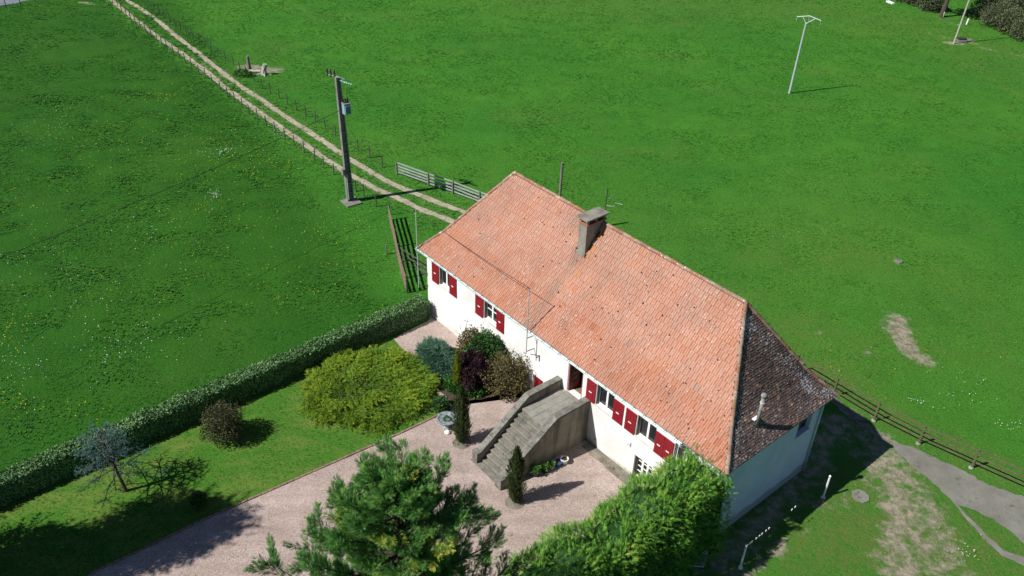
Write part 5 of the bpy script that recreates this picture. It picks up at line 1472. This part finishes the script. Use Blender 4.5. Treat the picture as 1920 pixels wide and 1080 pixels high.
def cedar():
    base = at(237, 921); h = 3.5
    o = thing('blue_cedar', 'young open blue grey cedar with drooping tufts on the lawn', 'tree', base)
    tip = base + [-.55, .2, h]
    q = MB(); q.tube([base + [0, 0, -.1], base + [-.12, 0, 1.1], base + [-.3, .1, 2.3], tip], [.09, .07, .045, .015], 7); q.build('trunk', MT['bark'], o)
    P_, D_ = [], []; q = MB()
    for k in range(46):
        u_ = .3 + .68 * (k / 46); c = base + (tip - base) * u_; a = k * 2.39996; r = (1.0 - u_) * 2.1 + .55; r *= random.uniform(.7, 1.15)
        out = np.array([math.cos(a), math.sin(a), 0]); mid = c + out * r * .55 + [0, 0, .16]; e = c + out * r + [0, 0, random.uniform(-.2, .2)]
        q.tube([c, mid, e], [.024, .017, .006], 4)
        segs = [(c + (mid - c) * .35, mid), (mid, e)]
        for _ in range(6):
            f = random.uniform(.3, 1); b0 = c + (e - c) * f + [0, 0, .08]; sd = np.array([-out[1], out[0], 0]) * random.choice((-1, 1)); e1 = b0 + (out * .6 + sd * .7) * random.uniform(.25, .5) + [0, 0, random.uniform(-.15, .1)]
            q.tube([b0, e1], [.01, .004], 3); segs.append((b0, e1))
        for A, B in segs:
            m_ = int(np.linalg.norm(B - A) / .055) + 2
            for f in np.linspace(0, 1, m_):
                P_.append(A + (B - A) * f + rng.normal(size=3) * .02); D_.append((B - A) / np.linalg.norm(B - A) * .5 + rng.normal(size=3) * .5 + [0, 0, .4])
    q.build('branch', MT['bark'], o)
    P_ = np.array(P_); D_ = np.array(D_)
    tris_mesh('crown', place(NEED, P_, D_, rng.normal(size=P_.shape), rng.uniform(.07, .13, len(P_))), G['cedar'], o, np.repeat(rng.random(len(P_)), len(NEED)))
cedar()

# the trees left of the picture whose shade lies over the lawn and gravel
def shade_tree(base, h, rad, label, seed, lo=.28, mat='leyland', n=6500):
    b = np.array([base[0], base[1], gz(*base)]); o = thing('broad_tree', label, 'tree', b)
    q = MB(); q.tube([b + [0, 0, -.2], b + [.1, 0, h * .4], b + [0, .1, h * .8]], [.28, .2, .06], 8); P_ = []; Nn = []
    for k in range(26):
        u_ = lo + (.98 - lo) * k / 26; a = k * 2.4 + seed; r = rad * math.sin(math.pi * (.15 + .8 * (u_ - lo) / (1 - lo))) * random.uniform(.7, 1.1)
        c = b + [math.cos(a) * r * .75, math.sin(a) * r * .75, h * u_]
        q.tube([b + [0, 0, h * (u_ - .14)], c], [.07, .02], 5)
        p, nr, _ = bush_points(n // 26, c, (rad * .42, rad * .42, h * .1), .4, seed + k, -1, (.2, 1.1)); P_.append(p); Nn.append(nr)
    q.build('trunk', MT['bark'], o); p = np.vstack(P_); nr = np.vstack(Nn)
    tris_mesh('crown', place(FR3, p, nr + rng.normal(size=p.shape) * .5, rng.normal(size=p.shape) + [0, 0, .6], rng.uniform(.4, .7, len(p))), G[mat], o, np.repeat(np.clip(.5 + rng.normal(size=len(p)) * .2, 0, 1), len(FR3)))
shade_tree((-24.3, 20.3), 12.5, 1.9, 'tall high crowned tree left of the picture, casting shade over the gravel', 2, .66, 'leyland', 3600)
shade_tree((-25.6, 17.5), 9.8, 2.1, 'dense tree below the lower left, casting shade over the drive', 5, .3)
shade_tree((-26.4, 19.3), 9.5, 2.2, 'bushy tree beyond the lower left lawn corner', 8, .25)
shade_tree((-31.0, 22.4), 8.0, 2.0, 'tree beyond the left end of the clipped hedge', 11, .3)

# ================================================================== FENCES, POLES
def wire_fence(name, label, posts, h, group=None, rails=(.45, .8), mat='darkwood', r=.048):
    root = thing(name, label, 'fence', posts[0], group)
    mb = MB(); mb.tube([(0, 0, -.15), (0, 0, h)], [r, r * .92], 6); me = None; tops = []
    for p in posts:
        if me is None:
            o = mb.build('post', MT[mat]); me = o.data; o.parent = root
        else:
            o = link('post', me, root)
        o.location = Vector(p) - root.location; sc = random.uniform(.9, 1.08); o.scale = (1, 1, sc); o.rotation_euler = (random.gauss(0, .03), random.gauss(0, .03), random.uniform(0, 3))
        tops.append(np.array(p))
    for k in rails:
        q = MB()
        for a, b in zip(tops[:-1], tops[1:]):
            q.tube([a + [0, 0, h * k], b + [0, 0, h * k]], .004, 3, cap=False)
        q.build('wire', MT['cable'], root)
    return root
c1 = lambda L_: [(x / 2.7, y / 2.7) for x, y in L_]
c7 = lambda L_: [(560 + x / 2.3475, 100 + y / 2.3475) for x, y in L_]
near = c1([(545, -8), (570, 12), (597, 35), (617, 60), (640, 80), (663, 100), (688, 125), (712, 142), (740, 165), (767, 187), (795, 207), (820, 232), (848, 252), (880, 277), (910, 295), (940, 322), (970, 347), (1008, 377), (1042, 400), (1074, 428), (1118, 460), (1153, 490), (1190, 520), (1228, 548), (1265, 580), (1305, 607), (1350, 640), (1395, 673), (1442, 706), (1490, 737), (1540, 775), (1593, 813), (1640, 852), (1690, 885), (1750, 930), (1803, 970), (1843, 995)]) + c7([(343, 675), (398, 712)])
far = c1([(690, -8), (720, 12), (752, 28), (780, 50), (805, 72), (832, 92), (860, 108), (887, 132), (915, 150), (945, 170), (977, 190), (1008, 212), (1040, 238), (1070, 262), (1105, 288), (1142, 310), (1183, 332), (1215, 358), (1250, 385), (1287, 415), (1328, 450), (1370, 475), (1414, 500), (1457, 530), (1502, 558), (1549, 592), (1596, 618), (1648, 653), (1699, 688), (1755, 725), (1813, 764), (1873, 800)]) + c7([(312, 460), (369, 503)])
wire_fence('wire_fence', 'long row of thin wooden posts on the left side of the track', px(near), 1.05)
wire_fence('wire_fence', 'long row of thin wooden posts on the right side of the track', px(far), 1.05)
wire_fence('road_fence', 'three thin dark posts along the road in the far left corner', px([(-20, 19), (12, 15), (39, 10), (66, 4), (96, -2)]), 1.15, None, (.5, .9), 'darkmetal', .05)

def rail_fence(name, label, posts, h, zs, rail_h, mat, pmat, foot=None, thick=.03, pw=.09, side=1, cat='fence'):
    root = thing(name, label, cat, posts[0])
    posts = [np.array(p) for p in posts]
    for i, p in enumerate(posts):
        d = posts[min(i + 1, len(posts) - 1)] - posts[max(i - 1, 0)]; d = unit(d * [1, 1, 0]); q = np.array([-d[1], d[0], 0])
        fr = lambda s, t, z, p=p, d=d, q=q: p + d * s + q * t + np.array([0, 0, z])
        mb = MB(); mb.box(fr, (-pw / 2, -pw / 2, -.1), (pw / 2, pw / 2, h)); po = mb.build('post', MT[pmat], root)
        if foot:
            mb = MB(); mb.lathe(p, [(foot, -.1), (foot, .06), (foot * .7, .12)], 8); mb.build('footing', MT['slab'], po)
    for a, b in zip(posts[:-1], posts[1:]):
        d = unit((b - a) * [1, 1, 0]); q = np.array([-d[1], d[0], 0]) * side; L_ = np.linalg.norm((b - a)[:2])
        for z in zs:
            sl = (b[2] - a[2]); j0, j1 = random.gauss(0, .015), random.gauss(0, .015)
            o0 = pw / 2 + .003
            c = []
            for (s, base, j) in ((.006, a, j0), (L_ - .006, b, j1)):
                p = (a if base is a else b) * [1, 1, 0] + d * (.006 if base is a else -.006)
                c.append([p + q * o0 + [0, 0, base[2] + z + j], p + q * (o0 + thick) + [0, 0, base[2] + z + j], p + q * (o0 + thick) + [0, 0, base[2] + z + rail_h + j], p + q * o0 + [0, 0, base[2] + z + rail_h + j]])
            mb = MB(); mb.add(c[0] + c[1], [(0, 1, 2, 3), (7, 6, 5, 4), (0, 4, 5, 1), (1, 5, 6, 2), (2, 6, 7, 3), (3, 7, 4, 0)]); mb.build('rail', MT[mat], root)
    return root
rail_fence('plank_fence', 'pale grey fence of four planks beside the track behind the house', px([(744, 327), (803, 348), (849, 363), (899, 383), (945, 400)]), 1.05, (.14, .4, .66, .92), .11, 'greyplank', 'wood')
rail_fence('board_fence', 'brown plank fence running from the track to the clipped hedge', [at(731, 413), at(743, 463), at(748, 490), at(756, 522), at(764, 549)], 1.35, (.2, .5, .82, 1.15), .14, 'brownplank', 'darkwood', side=-1)
F0 = at(748.5, 492); 
rail_fence('paddock_rails', 'dark three rail barrier between brown fence and left house wall', [F0, np.array([*P(-.06, 2.3)[:2], ZC])], 1.2, (.3, .68, 1.06), .09, 'darkwood', 'darkwood')
RF = [(17.2, 13.0), (19.6, 13.2), (22.0, 13.42), (24.37, 13.7), (26.9, 14.2), (29.5, 14.75), (32.2, 15.3)]
rail_fence('rail_fence', 'mossy brown three rail fence with concrete footed posts behind the gable', [P(a, b, gz_s(a)) for a, b in RF], 1.25, (.35, .72, 1.12), .075, 'olivewood', 'olivewood', .13, .035)
w1 = thing('marker_stake', 'single short wooden stake in a bare spot left of brown fence', 'stake', at(725, 477))
q = MB(); q.tube([at(725, 477) + [0, 0, -.1], at(725, 477) + [0, 0, .75]], .05, 6); q.build('stake', MT['wood'], w1)

def power_pole():
    b = at(657, 377); h = 9.55
    o = thing('power_pole', 'tall concrete power pole with transformer beside the track', 'pole', b)
    ax = unit(np.array([.80, .60, 0])); ay = np.array([-ax[1], ax[0], 0]); lean = np.array([-.14, 0, 0])
    fr = lambda s, t, z: b + ax * s + ay * t + lean * z / h + np.array([0, 0, z])
    mb = MB()
    for i in range(12):
        z0, z1 = h * i / 12, h * (i + 1) / 12; w0 = .21 - .09 * i / 12; w1 = .21 - .09 * (i + 1) / 12; d0 = .17 - .05 * i / 12
        # two flanges at the narrow sides and a recessed web between them, with rungs
        for sg in (-1, 1):
            mb.hexa([fr(sg * w0 - .045, -d0, z0), fr(sg * w0 + .045, -d0, z0), fr(sg * w0 + .045, d0, z0), fr(sg * w0 - .045, d0, z0)], [fr(sg * w1 - .045, -d0, z1), fr(sg * w1 + .045, -d0, z1), fr(sg * w1 + .045, d0, z1), fr(sg * w1 - .045, d0, z1)])
        mb.box(fr, (-w1 + .047, -d0 * .35, z0), (w1 - .047, d0 * .35, z1 - .12)); mb.box(fr, (-w1 + .047, -d0 * .95, z1 - .118), (w1 - .047, d0 * .95, z1 - .002))
    mb.build('shaft', MT['concrete'], o)
    q = MB(); q.box(lambda s, t, z: b + ax * s + ay * t + np.array([0, 0, z]), (-.65, -.85, -.15), (.55, .35, .1)); q.build('base_slab', MT['concrete'], o)
    # crossarm pointing away to the upper left with three insulators, strain arm to the right
    arm = unit(np.array([-.86, .5, 0])); t = fr(0, 0, h)
    q = MB(); q.tube([t - arm * .25, t + arm * .95], .04, 6); q.build('crossarm', MT['flue_steel'], o)
    for k in (.25, .58, .9):
        p = t + arm * k; q = MB(); q.lathe(p + [0, 0, -.12], [(.05, 0), (.08, .06), (.05, .12), (.09, .2), (.05, .26), (.09, .34), (.05, .42), (.07, .5), (.03, .56)], 8); q.build('insulator', MT['insulator'], o)
    r2 = unit(np.array([.95, -.3, 0]))
    q = MB(); q.tube([t + [0, 0, -.2], t + r2 * .75 + [0, 0, -.32]], .04, 6); q.tube([t + arm * .3 + [0, 0, .05], t + arm * .3 + r2 * .8 + [0, 0, -.12]], .03, 5); q.build('strain_arm', MT['transformer'], o)
    for k in range(4):
        p = t + r2 * (.55 + .16 * k) + [0, 0, -.3 - .02 * k]; q = MB(); q.lathe(p + [0, 0, -.04], [(.04, 0), (.09, .03), (.04, .08)], 8); q.build('insulator', MT['transformer'], o)
    # transformer
    c = fr(0, 0, 7.0) + unit(np.array([.9, -.45, 0])) * .5
    q = MB(); q.box(lambda s, t_, z: c + ax * s + ay * t_ + np.array([0, 0, z]), (-.24, -.2, 0), (.24, .2, .75)); tr = q.build('transformer', MT['transformer'], o)
    for k in range(6):
        q = MB(); q.box(lambda s, t_, z: c + ax * s + ay * t_ + np.array([0, 0, z]), (-.2 + .072 * k, -.29, .08), (-.17 + .072 * k, -.203, .65)); q.build('cooling_fin', MT['transformer'], tr)
    q = MB(); q.box(lambda s, t_, z: c + ax * s + ay * t_ + np.array([0, 0, z]), (-.27, -.23, .752), (.27, .23, .8)); q.build('lid', MT['flue_steel'], tr)
    for k in (-.15, 0, .15):
        q = MB(); q.lathe(c + ax * k + [0, 0, .8], [(.05, 0), (.07, .06), (.04, .14), (.07, .2), (.03, .32)], 8); q.build('bushing', MT['insulator'], tr)
    q = MB(); q.tube([c + [0, 0, 1.1], c + [.03, 0, 2.0]], .012, 4); q.build('lead_wire', MT['dandelion'], o)
    q = MB(); q.box(fr, (-.45, -.24, 2.3), (-.24, .05, 2.75)); q.build('switch_box', MT['concrete'], o)
    q = MB(); q.tube([fr(-.2, -.24, .3), fr(-.17, -.22, 2.3)], .04, 6); q.build('conduit', MT['galv'], o)
    return fr(-.1, 0, 7.15), fr(-.1, 0, 6.9)
pa, pb = power_pole()
cable('overhead_cable', 'long black cable from the power pole across the left field', pa, at(-260, 585, z=6.6), .35, .017, 24)
cable('overhead_cable', 'thin service cable from the power pole to the left house mast', pb, P(-.22, -.55, 7.5), .5, .008, 20)

def steel_pole():
    b = at(1480, 175); h = 7.0
    o = thing('steel_pole', 'slim galvanised pole with winged crossarm standing alone in the field', 'pole', b)
    t = b + [.12, 0, h]
    q = MB(); q.tube([b + [0, 0, -.1], t], [.125, .085], 10); q.build('shaft', MT['galv'], o)
    c = t + [0.05, 0, 0]; v = unit(np.array([.98, -.2, 0]))
    L_ = c - v * 1.0 + [0, 0, .55]; M_ = c - v * .0 + [.12, 0, .72]; R_ = c + v * 1.25 + [0, 0, .38]
    q = MB(); q.tube([L_, M_], .04, 6); q.tube([M_, R_], .04, 6); q.build('crossarm', MT['whitemetal'], o)
    for a in (L_ + (M_ - L_) * .45, M_ + (R_ - M_) * .55):
        q = MB(); q.tube([t, a], .026, 5); q.build('brace', MT['whitemetal'], o)
    for a in (L_, M_, R_):
        q = MB(); q.tube([a, a + [0, 0, -.42]], .022, 5); q.build('insulator', MT['galv'], o)
steel_pole()
def wood_pole(b, h, r, lean, label, mat='wood'):
    o = thing('wooden_pole', label, 'pole', b)
    q = MB(); q.tube([b + [0, 0, -.1], b + np.array([*lean, h])], [r, r * .75], 9); q.build('shaft', MT[mat], o)
    q = MB(); t = b + np.array([*lean, h]); q.tube([t + [0, 0, -.2], t + [.2, 0, -.1]], .03, 5); q.build('hook', MT['darkmetal'], o)
wood_pole(at(1044, 440), 5.6, .11, (.05, 0), 'short wooden pole rising behind the roof ridge left of the chimney')
wood_pole(at(1788, 82), 9.0, .11, (.3, 0), 'tall wooden pole on a bare patch in the far right field', 'palewood')

# ================================================================== YARD BY THE GABLE
def clothesline():
    a, b = at(1543, 933), at(1388, 1064)
    o = thing('clothesline', 'clothesline of two white posts with pegs on the line beside gable', 'clothesline', (a + b) / 2)
    ta, tb = a + [0, 0, 1.42], b + [0, 0, 1.42]
    for p, t in ((a, ta), (b, tb)):
        q = MB(); q.tube([p, t], .045, 8); po = q.build('post', MT['whitemetal'], o)
        q = MB(); q.lathe(t, [(.05, 0), (.06, .03), (.02, .08)], 8); q.build('knob', MT['white'], po)
        q = MB(); q.lathe(p, [(.13, -.05), (.12, .04), (.08, .06)], 8); q.build('footing', MT['plinth'], po)
    q = MB(); pts = [ta + (tb - ta) * k / 12 - np.array([0, 0, .12 * 4 * (k / 12) * (1 - k / 12)]) for k in range(13)]; q.tube(pts, .003, 4); ln = q.build('line', MT['cable'], o)
    for f in (.985, .955, .935, .885, .85, .82, .775, .74, .47, .43):
        p = ta + (tb - ta) * f - np.array([0, 0, .12 * 4 * f * (1 - f)]); q = MB(); q.box(lambda s, t, z: p + HN * s + HU * t + np.array([0, 0, z]), (-.035, -.015, -.06), (.035, .015, .025)); q.build('clothes_peg', MT['white'], ln)
clothesline()
def wire_gate():
    c = [(21.92, -1.62), (22.44, -1.06), (22.06, -.32), (21.55, -.78)]
    tl, bl = P(21.62, -.6, 0.95), P(21.9, -1.62, .1); o = thing('mesh_gate', 'white tubular gate with wire mesh leaning in shade by gable corner', 'gate', P(22, -1.1, 0))
    A, B, C_, D_ = at(1285, 1060, z=.1), at(1319, 1063, z=.1), at(1328, 1034, z=.75), at(1296, 1030, z=.75)
    q = MB(); q.tube([A, B, C_, D_, A], .022, 6); q.tube([D_ + (A - D_) * .14, C_ + (B - C_) * .14], .018, 6); q.build('frame', MT['whitemetal'], o)
    q = MB()
    for k in range(1, 14):
        f = k / 14; q.tube([A + (B - A) * f, D_ + (C_ - D_) * f], .004, 3, cap=False); q.tube([A + (D_ - A) * f, B + (C_ - B) * f], .004, 3, cap=False)
    q.build('mesh', MT['galv'], o)
    q = MB(); E_, F_ = at(1308, 1028, z=.8), at(1330, 1000, z=1.1); q.tube([E_, at(1312, 1010, z=1.2), F_], .02, 6); q.tube([at(1312, 1019, z=1.0), at(1331, 1006, z=1.0)], .03, 6); q.build('post', MT['whitemetal'], o)
wire_gate()
def manhole():
    p = at(1613, 931); o = thing('manhole_cover', 'pale octagonal concrete manhole cover set in the yard grass', 'manhole', p)
    q = MB(); q.lathe(p, [(.42, -.1), (.42, .05), (.29, .05), (.28, .03)], 8); q.build('frame', MT['concrete_path'], o)
    q = MB(); q.lathe(p, [(.27, -.05), (.27, .042)], 8); q.build('lid', MT['concrete_path'], o)
manhole()
MT['terracotta'] = plain('terracotta', (0.42, 0.15, 0.07), .8, .2)
s_ = thing('brick_piece', 'small orange brick fragment at the foot of right clothesline post', 'brick', at(1541, 941))
q = MB(); p_ = at(1541, 941); q.box(lambda s, t, z: p_ + np.array([s, t, z]), (-.09, -.06, -.02), (.1, .06, .07)); q.build('fragment', MT['terracotta'], s_)

# ================================================================== FAR FIELD
def stump(px_, py_, h, r, lean, label, mat):
    b = at(px_, py_); o = thing('tree_stump', label, 'stump', b)
    q = MB(); q.tube([b + [0, 0, -.1], b + [lean * .3, 0, h * .5], b + [lean, 0, h]], [r * 1.5, r, r * .9], 9); q.build('trunk', MT[mat], o)
    q = MB()
    for k in range(4):
        a = k * 1.7; q.tube([b + [0, 0, .15], b + [math.cos(a) * r * 3.2, math.sin(a) * r * 3.2, .02]], [r * .6, r * .25], 6)
    q.build('root', MT[mat], o)
stump(468, 132, 1.5, .17, 0, 'upright grey stump at the edge of a bare patch by the track', 'wood')
stump(495, 140, 1.1, .24, .25, 'pale leaning stump on the bare patch beside the track', 'palewood')
b = at(478, 137); o = thing('fallen_log', 'short pale log lying between the two stumps by the track', 'log', b)
q = MB(); q.tube([b + [-.6, .2, .15], b + [.7, -.1, .25]], [.13, .17], 8); q.build('trunk', MT['palewood'], o)
bush('weed_clump', 'scrubby weeds along the track fence beside stumps', 'weeds', at(456, 143), (.9, .4, .4), 420, LEAF, .16, G['green'], .6, .7, .3, 41, zc=.2, core=.0, stem=False)
def trough():
    p = at(1669, 6); o = thing('water_trough', 'long white water trough lying on the far field', 'trough', p); d = unit((at(1676, 9) - at(1663, 3)) * [1, 1, 0]); q2 = np.array([-d[1], d[0], 0])
    fr = lambda s, t, z: p + d * s + q2 * t + np.array([0, 0, z]); L_ = .7
    q = MB(); q.box(fr, (-L_, -.2, 0), (L_, -.16, .2)); q.box(fr, (-L_, .16, 0), (L_, .2, .2)); q.box(fr, (-L_, -.158, 0), (-L_ + .06, .158, .2)); q.box(fr, (L_ - .06, -.158, 0), (L_, .158, .2)); q.box(fr, (-L_ + .06, -.158, 0), (L_ - .06, .158, .05)); q.build('basin', MT['white'], o)
    q = MB(); q.box(fr, (-L_ + .062, -.156, .13), (L_ - .062, .156, .15)); q.build('water', MT['whitemetal'], o)
trough()
for x, y, lb in ((1767, 33, 'short white post beside the far tree trunk'), (1812, 46, 'short white post near far bramble bank')):
    p = at(x, y); o = thing('white_post', lb, 'post', p); q = MB(); q.tube([p, p + [.05, 0, .75]], .1, 8); q.build('shaft', MT['white'], o)
def hatch():
    p = at(1803, 76); o = thing('metal_hatch', 'flat blue grey metal hatch on concrete beside the far wooden pole', 'hatch', p); fr = lambda s, t, z: p + np.array([s, t, z])
    q = MB(); q.box(fr, (-.6, -.55, -.05), (1.3, .5, .12)); q.build('slab', MT['concrete_path'], o); q = MB(); q.box(fr, (-.5, -.35, .122), (.45, .35, .3)); q.build('lid', MT['darkmetal'], o)
hatch()
for x, y, w_, h_, lb, sd in ((1700, 2, 1.6, 1.5, 'grey twiggy bramble bush at the top edge left of far tree', 51), (1722, 9, 1.7, 1.6, 'grey green bramble bush left of the far tree trunk', 52), (1746, 19, 1.7, 1.5, 'bramble bush just left of the far tree trunk', 53),
                             (1848, 34, 2.0, 2.1, 'brown bramble bush with reddish twigs right of far pole', 54), (1872, 50, 2.2, 1.9, 'dense grey green bramble bush in the far right hedgerow', 55), (1900, 62, 2.2, 1.9, 'bramble bush at the right edge of far hedgerow', 56), (1930, 76, 2.2, 2.0, 'bramble bush cut by the right picture edge', 57), (1890, 35, 2.4, 2.2, 'olive bramble bush at the back of far hedgerow', 58), (1920, 30, 2.4, 2.4, 'tall olive bramble bush in the upper right corner', 59)):
    bush('bramble_bush', lb, 'bush', at(x, y), (w_, w_ * .9, h_), 3400, LEAF, .19, G['bramble'], .8, .9, .35, sd, zc=h_ * .5, tint=(.4, .4), core=.6, zmin=-.45, group='bramble bushes of the far hedgerow')
def far_tree():
    b = at(1764, 32); o = thing('bare_tree', 'dark tree trunk at the top edge in far hedgerow', 'tree', b); h = 7.5
    q = MB(); q.tube([b + [0, 0, -.1], b + [.15, 0, 1.5], b + [.3, .2, 4.0], b + [.5, .3, h]], [.36, .27, .2, .05], 9); q.build('trunk', MT['bark'], o)
    P_ = []; Nn = []; q = MB()
    for k in range(16):
        a = k * 2.4; c = b + [.4 + math.cos(a) * 1.5, .2 + math.sin(a) * 1.5, 4.2 + k * .24]; q.tube([b + [.3, .2, 3.4 + .22 * k], c], [.09, .03], 5); p, nr, _ = bush_points(160, c, (1.0, 1.0, .7), .4, k, -1, (.2, 1.1)); P_.append(p); Nn.append(nr)
    q.build('branch', MT['bark'], o); p = np.vstack(P_); nr = np.vstack(Nn)
    tris_mesh('crown', place(LEAF, p, nr + rng.normal(size=p.shape) * .6, rng.normal(size=p.shape), rng.uniform(.22, .4, len(p))), G['bramble'], o, np.repeat(rng.random(len(p)), 2))
far_tree()
p_ = at(1684, 491); o = thing('field_stone', 'flat pale stone lying in the grass of right field', 'stone', p_); q = MB(); q.lathe(p_, [(.3, -.05), (.28, .1), (.12, .14)], 7); q.build('stone', MT['stone'], o)
